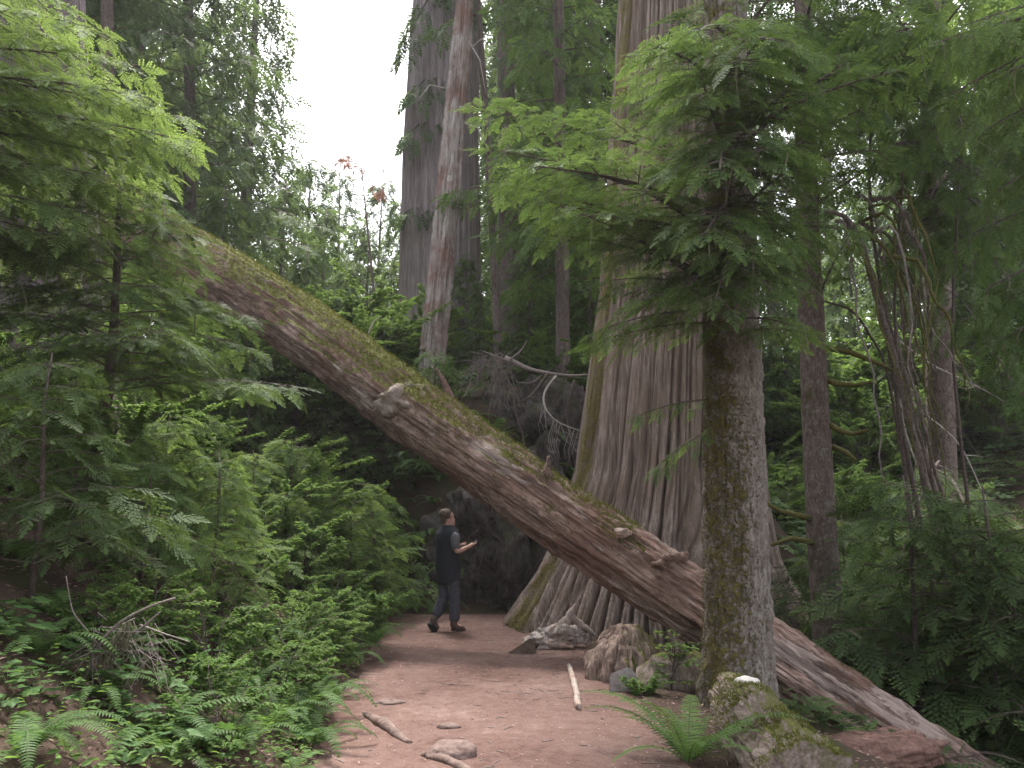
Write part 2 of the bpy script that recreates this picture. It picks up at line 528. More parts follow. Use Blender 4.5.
# ------------------------------------------------------------------ foliage templates
def spray_template(nlat, segs, w, seed, lat=.42, seatooth=True):
    r = np.random.RandomState(seed)
    V, T, tip = [], [], []

    def tri(a, b, c, ta, tb, tc):
        i = len(V)
        V.extend([a, b, c])
        T.append([i, i + 1, i + 2])
        tip.extend([ta, tb, tc])

    def axis(t):
        return np.array([t, 0, -.10 * t * t])
    for i in range(nlat):
        t = (i + .6) / (nlat + .3)
        for side in (1, -1):
            tt = t + (.4 / nlat if side > 0 else 0)
            l = lat * (1 - tt) ** .8 * (.55 + .45 * min(1, tt * 5)) * r.uniform(.8, 1.15) + .03
            an = rad(62 - 22 * tt + r.uniform(-6, 6))
            d = np.array([math.cos(an), side * math.sin(an), r.uniform(-.12, .04)])
            p = np.array([-d[1], d[0], 0])
            b0 = axis(tt)
            if segs <= 1:
                a, mid, e = b0, b0 + d * l * .45, b0 + d * l
                tri(a, mid + p * w, e, .0, .3, .9)
                tri(a, e, mid - p * w, .0, .9, .3)
            else:
                for s in range(segs):
                    s0, s1 = s / segs, (s + 1) / segs
                    q0, q1 = b0 + d * l * s0, b0 + d * l * s1
                    ww = w * (1.1 - .5 * s1)
                    g0, g1 = s0 ** 1.5, s1 ** 1.5
                    tri(q0, q1, q1 + p * ww + d * .012, g0, g1, g1)
                    tri(q0, q1 - p * ww + d * .012, q1, g0, g1, g1)
    e = axis(1.06)
    tri(axis(.55), axis(.93) + np.array([0, w, 0]), e, .2, .7, 1)
    tri(axis(.55), e, axis(.93) - np.array([0, w, 0]), .2, 1, .7)
    tri(axis(0) + np.array([0, .006, 0]), axis(0) - np.array([0, .006, 0]), axis(.6), 0, 0, .2)
    return np.array(V), np.array(T), np.array(tip)


SP0 = [spray_template(12, 4, .030, 1), spray_template(11, 4, .032, 2)]
SP1 = [spray_template(9, 3, .052, 3), spray_template(8, 3, .056, 4)]
SP2 = [spray_template(7, 1, .062, 5), spray_template(6, 1, .066, 6)]
SP3 = [spray_template(4, 1, .085, 7)]
SPRAY = {0: SP0, 1: SP1, 2: SP2, 3: SP3}


def leaf_template(l=1.0, w=.5, fold=.12):
    V = np.array([[0, 0, 0], [.3 * l, w * .42, fold * .5], [.62 * l, w * .46, fold * .4], [l, 0, -.08], [.62 * l, -w * .46, fold * .4], [.3 * l, -w * .42, fold * .5], [.45 * l, 0, -.02]])
    T = np.array([[0, 6, 1], [1, 6, 2], [2, 6, 3], [3, 6, 4], [4, 6, 5], [5, 6, 0]])
    return V, T, np.array([0, .3, .5, .8, .5, .3, .3])


LEAF = leaf_template()


def lobed_template():
    ang = np.radians([-150, -112, -85, -58, -30, 0, 30, 58, 85, 112, 150])
    rr = np.array([.45, .72, .55, .9, .62, 1.0, .62, .9, .55, .72, .45])
    V = [[0, 0, .02]] + [[rr[i] * math.cos(a) + .1, rr[i] * math.sin(a), -.10 * rr[i] ** 2 + (.06 if i % 2 else -.03)] for i, a in enumerate(ang)]
    T = [[0, i, i + 1] for i in range(1, 11)]
    return np.array(V), np.array(T), np.array([0] + [.5] * 11)


LOBED = lobed_template()


def frames(dirs, ups):
    x = dirs / (np.linalg.norm(dirs, axis=-1, keepdims=True) + 1e-9)
    y = np.cross(ups, x)
    y /= np.linalg.norm(y, axis=-1, keepdims=True) + 1e-9
    z = np.cross(x, y)
    return np.stack([x, y, z], -1)


class Foliage:
    """collects sprays of one crown, then writes them and their twigs in one mesh"""

    def __init__(self, seed):
        self.r = np.random.RandomState(seed)
        self.P, self.D, self.U, self.S, self.A = [], [], [], [], []
        self.mb = MB()

    def spray(self, p, d, u, s, v):
        self.P.append(p)
        self.D.append(d)
        self.U.append(u)
        self.S.append(s)
        self.A.append(v)

    def bough(self, P0, P1, width=.7, sag=.15, dens=1.0, droop=.25, spray=.26, lod=1, wood=.02, hue=None, start=.12, lichen=0.0, flat=.3):
        r = self.r
        P0, P1 = np.asarray(P0, float), np.asarray(P1, float)
        L = np.linalg.norm(P1 - P0)
        mid = (P0 + P1) / 2 + np.array([r.uniform(-.04, .04) * L, r.uniform(-.04, .04) * L, sag * L])
        ts = np.linspace(0, 1, 8)
        ax = ((1 - ts) ** 2)[:, None] * P0 + (2 * ts * (1 - ts))[:, None] * mid + (ts ** 2)[:, None] * P1
        if wood > 0:
            self.mb.tube(ax, np.linspace(wood, wood * .25, 8), 5 if lod < 2 else 3, mat=1)
        base_v = r.uniform(.2, .8) if hue is None else hue
        n = max(3, int(L / .115 * dens))
        for k in range(n):
            t = start + (1 - start) * (k + r.uniform(.2, .8)) / n
            side = 1 if k % 2 else -1
            i = min(6, int(t * 7))
            p = ax[i] + (ax[i + 1] - ax[i]) * (t * 7 - i)
            f = ax[i + 1] - ax[i]
            f /= np.linalg.norm(f)
            s = np.cross(np.array([0, 0, 1.0]), f)
            s /= np.linalg.norm(s) + 1e-6
            an = rad(r.uniform(40, 68))
            l = (width * (1 - t) ** .75 * (.5 + .5 * min(1, t * 3)) + .12) * r.uniform(.7, 1.2)
            d = f * math.cos(an) + s * side * math.sin(an)
            d[2] += r.uniform(-.12, .10)
            d /= np.linalg.norm(d)
            e = p + d * l + np.array([0, 0, -droop * l * r.uniform(.6, 1.4)])
            c = p + d * l * .5 + np.array([0, 0, .02 * l])
            tq = np.linspace(0, 1, 4)
            sec = ((1 - tq) ** 2)[:, None] * p + (2 * tq * (1 - tq))[:, None] * c + (tq ** 2)[:, None] * e
            if lod < 2:
                self.mb.tube(sec, np.linspace(max(wood * .3, .004), .0015, 4), 3, mat=1, cap=False)
            m = max(2, int(l / (spray * (.30 if lod < 2 else .40))))
            v = np.clip(base_v + r.uniform(-.3, .3), 0, 1)
            for q in range(m):
                tt = .15 + .85 * (q + r.uniform(.2, .8)) / m
                j = min(2, int(tt * 3))
                pp = sec[j] + (sec[j + 1] - sec[j]) * (tt * 3 - j)
                g = sec[j + 1] - sec[j]
                g /= np.linalg.norm(g)
                h = np.cross(np.array([0, 0, 1.0]), g)
                b = rad(r.uniform(28, 58)) * (1 if q % 2 else -1)
                dd = g * math.cos(b) + h * math.sin(b)
                dd[2] -= droop * r.uniform(-.15, .85)
                b += r.uniform(-.2, .2)
                u = np.array([r.normal(0, flat), r.normal(0, flat), 1.0])
                self.spray(pp, dd, u, spray * r.uniform(.65, 1.2) * (1 - .25 * tt), np.clip(v + r.uniform(-.15, .15), 0, 1))
            self.spray(sec[-1] - d * .02, sec[-1] - sec[-2] + np.array([0, 0, -droop * .1]), np.array([r.normal(0, flat), r.normal(0, flat), 1.0]), spray * r.uniform(.8, 1.2), v)
            if lichen > 0 and r.rand() < lichen:
                q0 = sec[r.randint(0, 4)]
                hl = r.uniform(.15, .5)
                w = r.uniform(.003, .008)
                a = r.uniform(0, 3.14)
                o = np.array([math.cos(a), math.sin(a), 0]) * w
                j1 = np.array([r.normal(0, .03), r.normal(0, .03), -hl * .5])
                j2 = np.array([r.normal(0, .06), r.normal(0, .06), -hl])
                self.mb.add([q0 - o, q0 + o, q0 + j1 + o * .7, q0 + j1 - o * .7, q0 + j2], tris=[[3, 2, 4]], quads=[[0, 1, 2, 3]], mat=2)
        self.spray(ax[-1] - f * .03, ax[-1] - ax[-2], np.array([r.normal(0, flat), r.normal(0, flat), 1.0]), spray * 1.15, base_v)

    def finish(self, lod):
        P, D, U, S, A = map(np.array, (self.P, self.D, self.U, self.S, self.A))
        F = frames(D, U) * S[:, None, None]
        # small random curl through the scale of the local z axis
        F[:, :, 2] *= self.r.uniform(.4, 2.6, len(S))[:, None]
        tm = SPRAY[lod]
        pick = self.r.randint(0, len(tm), len(P))
        for i, t in enumerate(tm):
            k = pick == i
            self.mb.inst(t, F[k], P[k], A[k], mat=0)
        return self.mb


def trunk(axis_pts, radii, segs=48, rings=80, noise_amp=.03, noise_scale=(3, 3, .6), flare=0.0, flare_h=.5, lobes=0, lobe_amp=0.0, lobe_h=1.0, seed=0,
          origin=(0, 0, 0), furrow=0.0, furrow_k=14, bumps=0.0, band=None, groove=0.0, groove_k=9, groove_z=.5):
    ax = np.asarray(axis_pts, float)
    d = np.concatenate([[0], np.cumsum(np.linalg.norm(np.diff(ax, axis=0), axis=1))])
    L = d[-1]
    s = (np.linspace(0, 1, rings) ** 1.15) * L
    C = np.stack([np.interp(s, d, ax[:, i]) for i in range(3)], 1)
    k = np.ones(5) / 5
    if rings > 12 and len(ax) > 2:
        for i in range(3):
            pad = np.concatenate([np.full(2, C[0, i]), C[:, i], np.full(2, C[-1, i])])
            sm = np.convolve(pad, k, 'valid')
            sm[0], sm[-1] = C[0, i], C[-1, i]
            C[:, i] = sm
    rad_ = np.asarray(radii, float)
    if len(rad_) != len(d):
        rad_ = np.concatenate([np.full(max(0, len(d) - len(rad_)), rad_[0]), rad_[max(0, len(rad_) - len(d)):]])
    R = np.interp(s, d, rad_)
    rr = np.random.RandomState(seed)
    ph = rr.uniform(0, 6.28, 8)
    th = np.arange(segs) * 2 * math.pi / segs
    SS, TH = np.meshgrid(s, th, indexing='ij')
    RR = np.repeat(R[:, None], segs, 1)
    q = np.stack([np.cos(TH) * noise_scale[0], np.sin(TH) * noise_scale[1], SS * noise_scale[2] + seed * 3.7], -1).reshape(-1, 3)
    nz = fbm(q, 5, .55).reshape(RR.shape)
    mul = 1 + noise_amp * nz * 2
    if flare:
        mul = mul + flare * np.exp(-SS / flare_h) * (1 + .5 * np.cos(3 * TH + ph[0]) + .3 * np.cos(5 * TH + ph[1]))
    if lobes:
        wob = .35 * fbm(np.stack([np.cos(TH), np.sin(TH), SS * .35 + 5], -1).reshape(-1, 3), 2).reshape(RR.shape)
        lb = np.clip(np.abs(np.sin(lobes * .5 * (TH + wob) + ph[2])) * 1.9 - .25, 0, 1) ** .6 + .35 * np.abs(np.sin(lobes * .83 * (TH + wob * 1.6) + ph[3])) ** .6
        mul = mul + lobe_amp * np.exp(-SS / lobe_h) * (lb - 1.0)
    if furrow:
        q2 = np.stack([np.cos(TH) * furrow_k / 3, np.sin(TH) * furrow_k / 3, SS * .22 + seed], -1).reshape(-1, 3)
        fz = 1 - np.abs(fbm(q2, 3, .5)).reshape(RR.shape) * 3.0
        mul = mul - furrow * np.clip(fz, 0, 1) ** 2
    if groove:
        q3 = np.stack([np.cos(TH) * groove_k, np.sin(TH) * groove_k, SS * groove_z + seed * 2.3], -1).reshape(-1, 3)
        q3[:, :2] += .35 * fbm(q3 * [.5, .5, .8] + 31, 2)[:, None]
        gz = np.abs(vnoise(q3)) + .45 * np.abs(vnoise(q3 * [2.1, 2.1, 1.6] + 7))
        mul = mul - (groove * (1 - np.clip(gz * 2.6, 0, 1)) ** 1.3).reshape(RR.shape) / np.maximum(R[:, None], .1)
    RR = RR * mul
    if bumps:
        RR = RR + bumps * np.clip(fbm(np.stack([np.cos(TH) * R[:, None] * 9, np.sin(TH) * R[:, None] * 9, SS * 9], -1).reshape(-1, 3), 3).reshape(RR.shape), -.2, 1)
    V = np.stack([C[:, None, 0] + RR * np.cos(TH), C[:, None, 1] + RR * np.sin(TH), np.repeat(C[:, 2:3], segs, 1)], -1).reshape(-1, 3)
    i = np.arange(rings - 1)[:, None]
    j = np.arange(segs)[None]
    j2 = (j + 1) % segs
    Q = np.stack([i * segs + j, i * segs + j2, (i + 1) * segs + j2, (i + 1) * segs + j], -1).reshape(-1, 4)
    V = np.vstack([V, C[-1:], C[:1]]) - np.asarray(origin)[None]
    e = rings * segs
    Tt = [[(rings - 1) * segs + a, (rings - 1) * segs + (a + 1) % segs, e] for a in range(segs)] + [[(a + 1) % segs, a, e + 1] for a in range(segs)]
    mb = MB()
    tp = 0.0
    if band:
        wob = fbm(np.stack([SS * .8, TH * .6, 0 * SS + seed], -1).reshape(-1, 3), 3).reshape(SS.shape)
        dth = (TH + wob * band[2] - band[0] + math.pi) % (2 * math.pi) - math.pi
        tp = np.concatenate([(1 - sstep(band[1] * band[3], band[1] * (2 - band[3]), np.abs(dth))).ravel(), [0, 0]])
    mb.add(V, tris=Tt, quads=Q, tip=tp)
    return mb


def crown(fo, base_fn, z0, z1, rmax, n, top_r=.25, spray=.3, lod=2, dens=.8, droop=.3, elev=.05, wood=.02, jitter=.25, width=.35, lichen=0.0, az=None, sag=.1):
    """boughs all round a trunk whose axis is base_fn(z)"""
    r = fo.r
    for k in range(n):
        u = (k + r.uniform(0, 1)) / n
        z = z0 + (z1 - z0) * u
        a = k * 2.39996 + r.uniform(-.4, .4) if az is None else r.uniform(*az)
        L = (rmax * (1 - u) + top_r * u) * r.uniform(1 - jitter, 1 + jitter)
        c = base_fn(z)
        e = c + np.array([math.cos(a) * L, math.sin(a) * L, L * (elev + r.uniform(-.15, .12))])
        fo.bough(c, e, width=L * width, sag=sag, dens=dens, droop=droop, spray=spray, lod=lod, wood=wood * (.4 + .6 * (1 - u)), lichen=lichen)


# ------------------------------------------------------------------ ground and trail
def grid_mesh(name, xs, ys, hf, mat):
    X, Y = np.meshgrid(xs, ys, indexing='xy')
    Z = hf(X.ravel(), Y.ravel())
    V = np.stack([X.ravel(), Y.ravel(), Z], 1)
    nx, ny = len(xs), len(ys)
    i = np.arange(ny - 1)[:, None]
    j = np.arange(nx - 1)[None]
    Q = np.stack([i * nx + j, i * nx + j + 1, (i + 1) * nx + j + 1, (i + 1) * nx + j], -1).reshape(-1, 4)
    mb = MB()
    mb.add(V, quads=Q)
    return mb.build(name, mat, smooth=True)


xs = np.concatenate([-np.geomspace(160, 9, 26), np.arange(-8.6, 9.0, .09), np.geomspace(9.2, 160, 26)])
ys = np.concatenate([np.linspace(-60, 0, 14), np.arange(.6, 22, .09), np.geomspace(22.4, 260, 34)])


def g_h(x, y):
    z = height(x, y)
    on = (x > trail_left(y) + .05) & (x < trail_right(y) - .05) & (y < 15.0)
    return z - np.where(on, .035, 0)


tag(grid_mesh('ground', xs, ys, g_h, M['ground']), 'dark brown forest floor rising steeply left of the trail', kind='structure')

ty = np.arange(-4, 15.75, .08)
tu = np.linspace(0, 1, 40)
U, TY = np.meshgrid(tu, ty, indexing='xy')
jl = .16 * fbm(np.stack([TY.ravel() * 1.4, 0 * TY.ravel(), 0 * TY.ravel()], 1), 4)
jr = .16 * fbm(np.stack([TY.ravel() * 1.4 + 50, 0 * TY.ravel(), 0 * TY.ravel()], 1), 4)
XL = trail_left(TY.ravel()) - .34 + jl
XR = trail_right(TY.ravel()) + .45 * (TY.ravel() < 13) + jr
X = XL + (XR - XL) * U.ravel()
Z = height(X, TY.ravel()) + .006 - .10 * (np.abs(U.ravel() - .5) * 2) ** 14 - .25 * sstep(15.1, 15.7, TY.ravel())
mb = MB()
n_ = len(tu)
i = np.arange(len(ty) - 1)[:, None]
j = np.arange(n_ - 1)[None]
mb.add(np.stack([X, TY.ravel(), Z], 1), quads=np.stack([i * n_ + j, i * n_ + j + 1, (i + 1) * n_ + j + 1, (i + 1) * n_ + j], -1).reshape(-1, 4))
tag(mb.build('trail', M['trail'], smooth=True), 'pinkish brown trodden dirt trail', kind='structure')

# ------------------------------------------------------------------ trees
def axis_fn(pts):
    pts = np.asarray(pts, float)
    return lambda z: np.array([np.interp(z, pts[:, 2], pts[:, 0]), np.interp(z, pts[:, 2], pts[:, 1]), z])


def px_axis(pairs, Y, top=None, below=.3):
    """trunk axis from (px, py) pairs, low to high, at depth Y; set into the ground, carried on to height top"""
    P = [at(px, py, Y) for px, py in pairs]
    g = hz(P[0][0], Y)
    d = P[1] - P[0]
    base = P[0] - d * ((P[0][2] - (g - below)) / d[2])
    pts = [base] + [p for p in P if p[2] > base[2] + .2]
    if top:
        d = (pts[-1] - pts[-2]) / (pts[-1][2] - pts[-2][2])
        pts.append(pts[-1] + d * (top - pts[-1][2]))
    return np.array(pts)


ALL_TREES = {}
CROWN_MATS = [M['needle'], M['twig'], M['lichen']]
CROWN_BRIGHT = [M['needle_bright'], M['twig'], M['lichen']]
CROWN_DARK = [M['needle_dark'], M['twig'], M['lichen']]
CROWN_FAR = [M['needle_far'], M['twig'], M['lichen']]


def tree(name, label, cat, ax, radii, bark, segs=40, rings=90, group=None, **kw):
    base = ax[0].copy()
    base[2] = hz(ax[0][0], ax[0][1])
    t = thing(name, label, cat, base, group)
    tb = trunk(ax, radii, segs, rings, **kw)
    tb.build('trunk', bark, t, smooth=True, origin=base)
    return t, base


# giant cedar at the trail's right side
Yc = 13.8
zc = [at(512, py, Yc)[2] for py in (632, 620, 590, 560, 520, 470, 300, 150, 0)]
wc = [146, 142, 126, 112, 103, 93, 80, 73, 64]
cx = [654, 653, 654, 657, 662, 668, 681, 686, 692]
pts = np.array([[(c - 512) / F_PX * Yc, Yc, z] for c, z in zip(cx, zc)])
pts[0][2] = -.35
rr_ = [w / F_PX * Yc for w in wc]
pts = np.vstack([pts, [[3.1, Yc, 22.0], [3.2, Yc, 34]]])
rr_ += [.8, .25]
t, b = tree('giant_cedar', 'giant grey-brown cedar with fluted flaring base beside the trail, the widest trunk', 'tree', pts, rr_, M['cedar'], 900, 400,
            noise_amp=.018, noise_scale=(7, 7, .35), lobes=46, lobe_amp=.24, lobe_h=1.05, furrow=.075, furrow_k=22, groove=.11, groove_k=17, groove_z=.3, band=(3.45, .20, .10, .6), seed=3)
fo = Foliage(31)
crown(fo, axis_fn(pts), 13.0, 33, 4.2, 46, spray=.75, lod=3, dens=.35, droop=.3, wood=.05, width=.4)
fo.finish(3).build('crown', CROWN_MATS, t, origin=b)

# mossy hemlock in front of the log
Ym = 8.2
ax = px_axis([(736, 690), (738, 600), (732, 340), (728, 100)], Ym, 17.0)
t, b = tree('mossy_hemlock', 'hemlock trunk with moss and lichen on its bark in front of the fallen log', 'tree', ax, [.335, .335, .30, .265, .235, .06], M['hemlock'], 150, 420,
            noise_amp=.03, noise_scale=(2, 2, .8), flare=.34, flare_h=.30, bumps=.04, groove=.03, groove_k=7, groove_z=2.5, band=(3.85, .75, 1.2, .05), seed=5)
fo = Foliage(51)
fa = axis_fn(ax)
for z, tx, ty_, Yt, w, hue in [
        (4.4, 488, 150, 8.0, .75, .75), (4.1, 500, 185, 8.5, .7, .7), (3.9, 545, 235, 8.4, .6, .6),
        (3.5, 588, 345, 7.9, .42, .9), (3.7, 560, 205, 7.6, .6, .8), (4.2, 640, 190, 7.0, .6, .45), (3.8, 610, 280, 7.5, .45, .45), (3.6, 680, 250, 7.2, .5, .3),
        (4.5, 790, 170, 7.3, .6, .2), (3.9, 800, 215, 7.4, .5, .25),
        (5.0, 470, 110, 8.6, .8, .8), (4.6, 520, 165, 7.4, .8, .85), (4.3, 575, 215, 7.2, .7, .8),         (4.4, 700, 215, 6.5, .7, .45), (4.6, 722, 150, 6.7, .8, .45), (5.2, 700, 70, 6.7, .8, .5),  (4.9, 745, 130, 6.4, .8, .35), (5.3, 790, 90, 6.6, .9, .35), (4.0, 690, 285, 6.9, .6, .4),
        (3.6, 600, 330, 7.4, .5, .95), (3.75, 640, 300, 7.0, .5, .85), (4.1, 535, 200, 8.0, .7, .8), (4.2, 750, 270, 7.0, .6, .3), (3.5, 790, 325, 7.0, .45, .75),
        (5.6, 690, 95, 6.3, .8, .5), (5.9, 740, 60, 6.2, .8, .45), (5.3, 720, 170, 6.1, .8, .5), (5.0, 765, 150, 6.3, .8, .45), (4.7, 705, 235, 6.3, .7, .55), (4.5, 745, 250, 6.4, .7, .5), (6.4, 700, 30, 6.2, .9, .5), (6.3, 775, 40, 6.4, .9, .5),
        (4.2, 715, 300, 6.6, .6, .6), (4.1, 770, 290, 6.7, .6, .55), (5.9, 650, 45, 6.8, .8, .7), (4.9, 880, 150, 7.6, .7, .6), (5.4, 900, 70, 7.2, .8, .6), (4.4, 850, 230, 7.8, .6, .55), (5.2, 850, 60, 7.4, .8, .45), (4.8, 860, 110, 7.8, .7, .3), (3.4, 815, 335, 7.4, .35, .8), (2.75, 640, 415, 7.9, .20, .6), (2.55, 655, 468, 8.0, .16, .5),
        (5.6, 750, 50, 7.2, .7, .2), (6.3, 800, -40, 7.6, .9, .3)]:
    p0 = fa(z)
    fo.bough(p0, at(tx, ty_, Yt), width=w, sag=.10, dens=1.0, droop=.32 - .2 * (hue - .1), spray=.16 if w < .3 else .24, lod=1, wood=.026 if w > .5 else .014, hue=hue, start=.10, lichen=.5)
crown(fo, fa, 10.0, 16.5, 1.7, 14, spray=.6, lod=2, dens=.3, droop=.35, wood=.03, width=.4)
fo.finish(1).build('crown', CROWN_MATS, t, origin=b)

MOSSY_TRUNK = t
# slim hemlock to its right, with mossy stubs
Ys = 10.8
ax = px_axis([(829, 640), (822, 540), (815, 400), (808, 250), (806, 150)], Ys, 15)
t, b = tree('slim_hemlock', 'slim dark hemlock trunk with mossy curved stub branches, right of the mossy trunk', 'tree', ax,
            [.20, .19, .185, .165, .15, .14, .04], M['hemlock_plain'], 64, 220, noise_amp=.03, flare=.2, flare_h=.3, bumps=.008, seed=8)
for pl in ([(820, 378), (838, 384), (856, 385), (872, 382)], [(822, 420), (838, 430), (852, 434), (868, 430)], [(818, 520), (800, 516), (780, 511), (764, 502)],
           [(822, 546), (806, 541), (790, 538), (772, 545)], [(826, 445), (846, 452), (856, 460)], [(812, 345), (850, 352), (884, 366), (900, 375)]):
    m2 = MB()
    P = [at(px, py, Ys - .15 * k) for k, (px, py) in enumerate(pl)]
    P[0][1] = Ys
    m2.tube(np.array(P), np.linspace(.045, .02, len(P)), 7)
    m2.build('branch', M['mosstwig'], t, smooth=True, origin=b)
fo = Foliage(81)
fa = axis_fn(ax)
for z, tx, ty_, Yt, w, hue in [(5.3, 840, 140, 10.2, .8, .4), (5.6, 905, 150, 10.4, .9, .3), (4.6, 770, 230, 10.4, .7, .5), (6.2, 880, 60, 10.0, 1, .3), (5.0, 740, 190, 10.0, .8, .3),
                               (4.2, 850, 235, 10.6, .5, .5), (6.6, 800, 60, 9.8, 1, .3), (6.9, 930, 40, 10, 1, .2)]:
    fo.bough(fa(z), at(tx, ty_, Yt), width=w, sag=.1, dens=.9, droop=.35, spray=.3, lod=1, wood=.028, hue=hue, lichen=.5)
crown(fo, fa, 7.4, 14.8, 2.2, 26, spray=.55, lod=2, dens=.45, droop=.35, wood=.03, width=.4)
fo.finish(1).build('crown', CROWN_MATS, t, origin=b)

# far cedar behind the snag
Yf = 26
ax = px_axis([(440, 300), (441, 150), (446, 0)], Yf, 40)
t, b = tree('old_cedar', 'broad grey cedar trunk in the distance behind the leaning bare snag', 'tree', ax, [1.34, 1.30, 1.22, 1.10, .3], M['cedar_far'], 240, 140,
            noise_amp=.02, noise_scale=(6, 6, .3), furrow=.05, furrow_k=20, groove=.08, groove_k=12, groove_z=.25, flare=.15, flare_h=1.0, seed=11)
fo = Foliage(111)
fa = axis_fn(ax)
for z, tx, ty_, Yt in [(19.5, 400, 60, 24), (20, 470, 20, 24), (16, 412, 96, 24.3), (14.5, 405, 140, 24.5), (11.5, 402, 215, 24.6)]:
    fo.bough(fa(z), at(tx, ty_, Yt), width=.9, sag=.15, dens=.6, droop=.5, spray=.6, lod=2, wood=.05, hue=.5)
crown(fo, fa, 21, 39, 4.5, 46, spray=.9, lod=3, dens=.35, droop=.4, wood=.06, width=.4)
fo.finish(2).build('crown', CROWN_FAR, t, origin=b)

# leaning bare snag
Yn = 19.6
ax = px_axis([(431, 372), (441, 270), (452, 150), (462, 40), (470, -70)], Yn, None, .6)
t, b = tree('leaning_snag', 'bare reddish-grey leaning snag without bark, rising behind the fallen log', 'dead tree', ax, [.37, .34, .31, .28, .25, .19], M['snag'], 110, 260,
            noise_amp=.06, noise_scale=(3, 3, .35), furrow=.16, furrow_k=10, groove=.07, groove_k=6, groove_z=.7, bumps=.03, seed=13)
for (a0, a1, a2, Y2) in [((455, 120), (478, 128), (488, 150), 19.2), ((462, 30), (480, 60), (486, 95), 19.2), ((452, 90), (430, 85), (418, 100), 19.2), ((458, 60), (480, 40), (500, 30), 19.3)]:
    m2 = MB()
    m2.tube(np.array([at(*a0, Yn), at(*a1, (Yn + Y2) / 2), at(*a2, Y2)]), [.03, .018, .006], 5)
    m2.build('branch', M['paletwig'], t, smooth=True, origin=b)

# thin and mid trunks behind the log
for (nm, lab, pr, Y, r0, r1, sd, cr) in [
        ('thin_hemlock', 'very thin pole-like trunk between the snag and the round dark trunk', [(498, 350), (494, 260), (488, 150), (480, 30)], 20, .105, .075, 15, 12),
        ('round_hemlock', 'straight dark trunk just right of the far broad cedar', [(508, 315), (508, 180), (505, 0)], 24, .31, .24, 16, 18),
        ('dark_hemlock', 'dark straight hemlock trunk beside the giant cedar, with drooping boughs', [(563, 395), (562, 250), (559, 60)], 19, .185, .13, 17, 16)]:
    ax = px_axis(pr, Y, 26)
    t, b = tree(nm, lab, 'tree', ax, np.linspace(r0, r1, len(ax) - 1).tolist() + [.04], M['far_trunk'], 40, 130, noise_amp=.04, flare=.15, flare_h=.4, bumps=.006, seed=sd)
    fo = Foliage(sd * 10)
    fa = axis_fn(ax)
    rm = {'thin_hemlock': 1.0, 'round_hemlock': 2.6, 'dark_hemlock': 2.4}[nm]
    zz0 = {'thin_hemlock': 13.5, 'round_hemlock': 10.0, 'dark_hemlock': 7.0}[nm]
    crown(fo, fa, zz0, 25, rm, {'thin_hemlock': 24, 'round_hemlock': 60, 'dark_hemlock': 70}[nm], spray=.5, lod=2, dens=.65, droop=.45, wood=.03, width=.35, elev=-.12,
          az=(-1.6, 1.3) if nm == 'round_hemlock' else None)
    fo.finish(2).build('crown', CROWN_FAR if nm != 'dark_hemlock' else CROWN_MATS, t, origin=b)

# left big cedar behind the sapling
Yl = 11.6
ax = px_axis([(36, 430), (28, 250), (24, 60)], Yl, 26)
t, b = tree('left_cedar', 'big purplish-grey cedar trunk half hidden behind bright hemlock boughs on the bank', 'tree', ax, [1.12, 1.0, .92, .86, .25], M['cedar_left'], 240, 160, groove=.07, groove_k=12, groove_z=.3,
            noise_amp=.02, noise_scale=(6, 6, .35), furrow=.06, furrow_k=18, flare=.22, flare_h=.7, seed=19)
fo = Foliage(191)
crown(fo, axis_fn(ax), 14, 25, 2.6, 30, spray=.75, lod=3, dens=.35, droop=.3, wood=.05, width=.4)
fo.finish(3).build('crown', CROWN_MATS, t, origin=b)

# far left trees
for (nm, lab, pr, Y, r0, cz, rm, nb, sd) in [
        ('tall_hemlock', 'tall hemlock with pale trunk and hanging grey-green boughs at the edge of the bright sky', [(190, 200), (190, 90), (188, 0)], 22, .17, 9.0, 3.3, 120, 21),
        ('bare_hemlock', 'brown trunk rising between the left cedar and the tall hemlock', [(108, 200), (108, 60), (107, 0)], 18, .17, 12.5, 2.0, 40, 22)]:
    ax = px_axis(pr, Y, 27)
    t, b = tree(nm, lab, 'tree', ax, np.linspace(r0, r0 * .75, len(ax) - 1).tolist() + [.04], M['far_trunk'], 36, 110, noise_amp=.04, bumps=.006, seed=sd)
    fo = Foliage(sd * 10)
    crown(fo, axis_fn(ax), cz, 26, rm, nb, spray=.5, lod=2, dens=.65, droop=.5, wood=.03, width=.33, elev=-.12)
    fo.finish(2).build('crown', CROWN_FAR, t, origin=b)

# near left hemlock, trunk just outside the frame, bright boughs reach in
Yh = 7.4
ax = px_axis([(-150, 480), (-145, 250), (-140, 0)], Yh, 15)
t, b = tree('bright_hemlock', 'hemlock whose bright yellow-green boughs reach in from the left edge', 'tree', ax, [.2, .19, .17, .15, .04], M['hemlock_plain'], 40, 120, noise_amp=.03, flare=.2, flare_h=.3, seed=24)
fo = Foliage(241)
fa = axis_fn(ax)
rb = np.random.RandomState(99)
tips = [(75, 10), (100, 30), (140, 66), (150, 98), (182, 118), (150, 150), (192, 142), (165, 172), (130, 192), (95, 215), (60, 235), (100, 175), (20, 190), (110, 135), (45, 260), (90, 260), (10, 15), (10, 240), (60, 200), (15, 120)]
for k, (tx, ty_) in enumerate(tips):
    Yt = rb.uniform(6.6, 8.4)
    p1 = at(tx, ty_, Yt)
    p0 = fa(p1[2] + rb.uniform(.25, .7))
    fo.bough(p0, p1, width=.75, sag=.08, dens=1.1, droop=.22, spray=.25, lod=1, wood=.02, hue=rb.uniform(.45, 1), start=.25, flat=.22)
crown(fo, fa, 8.5, 14.8, 1.5, 12, spray=.6, lod=2, dens=.4, droop=.3, wood=.03, width=.4)
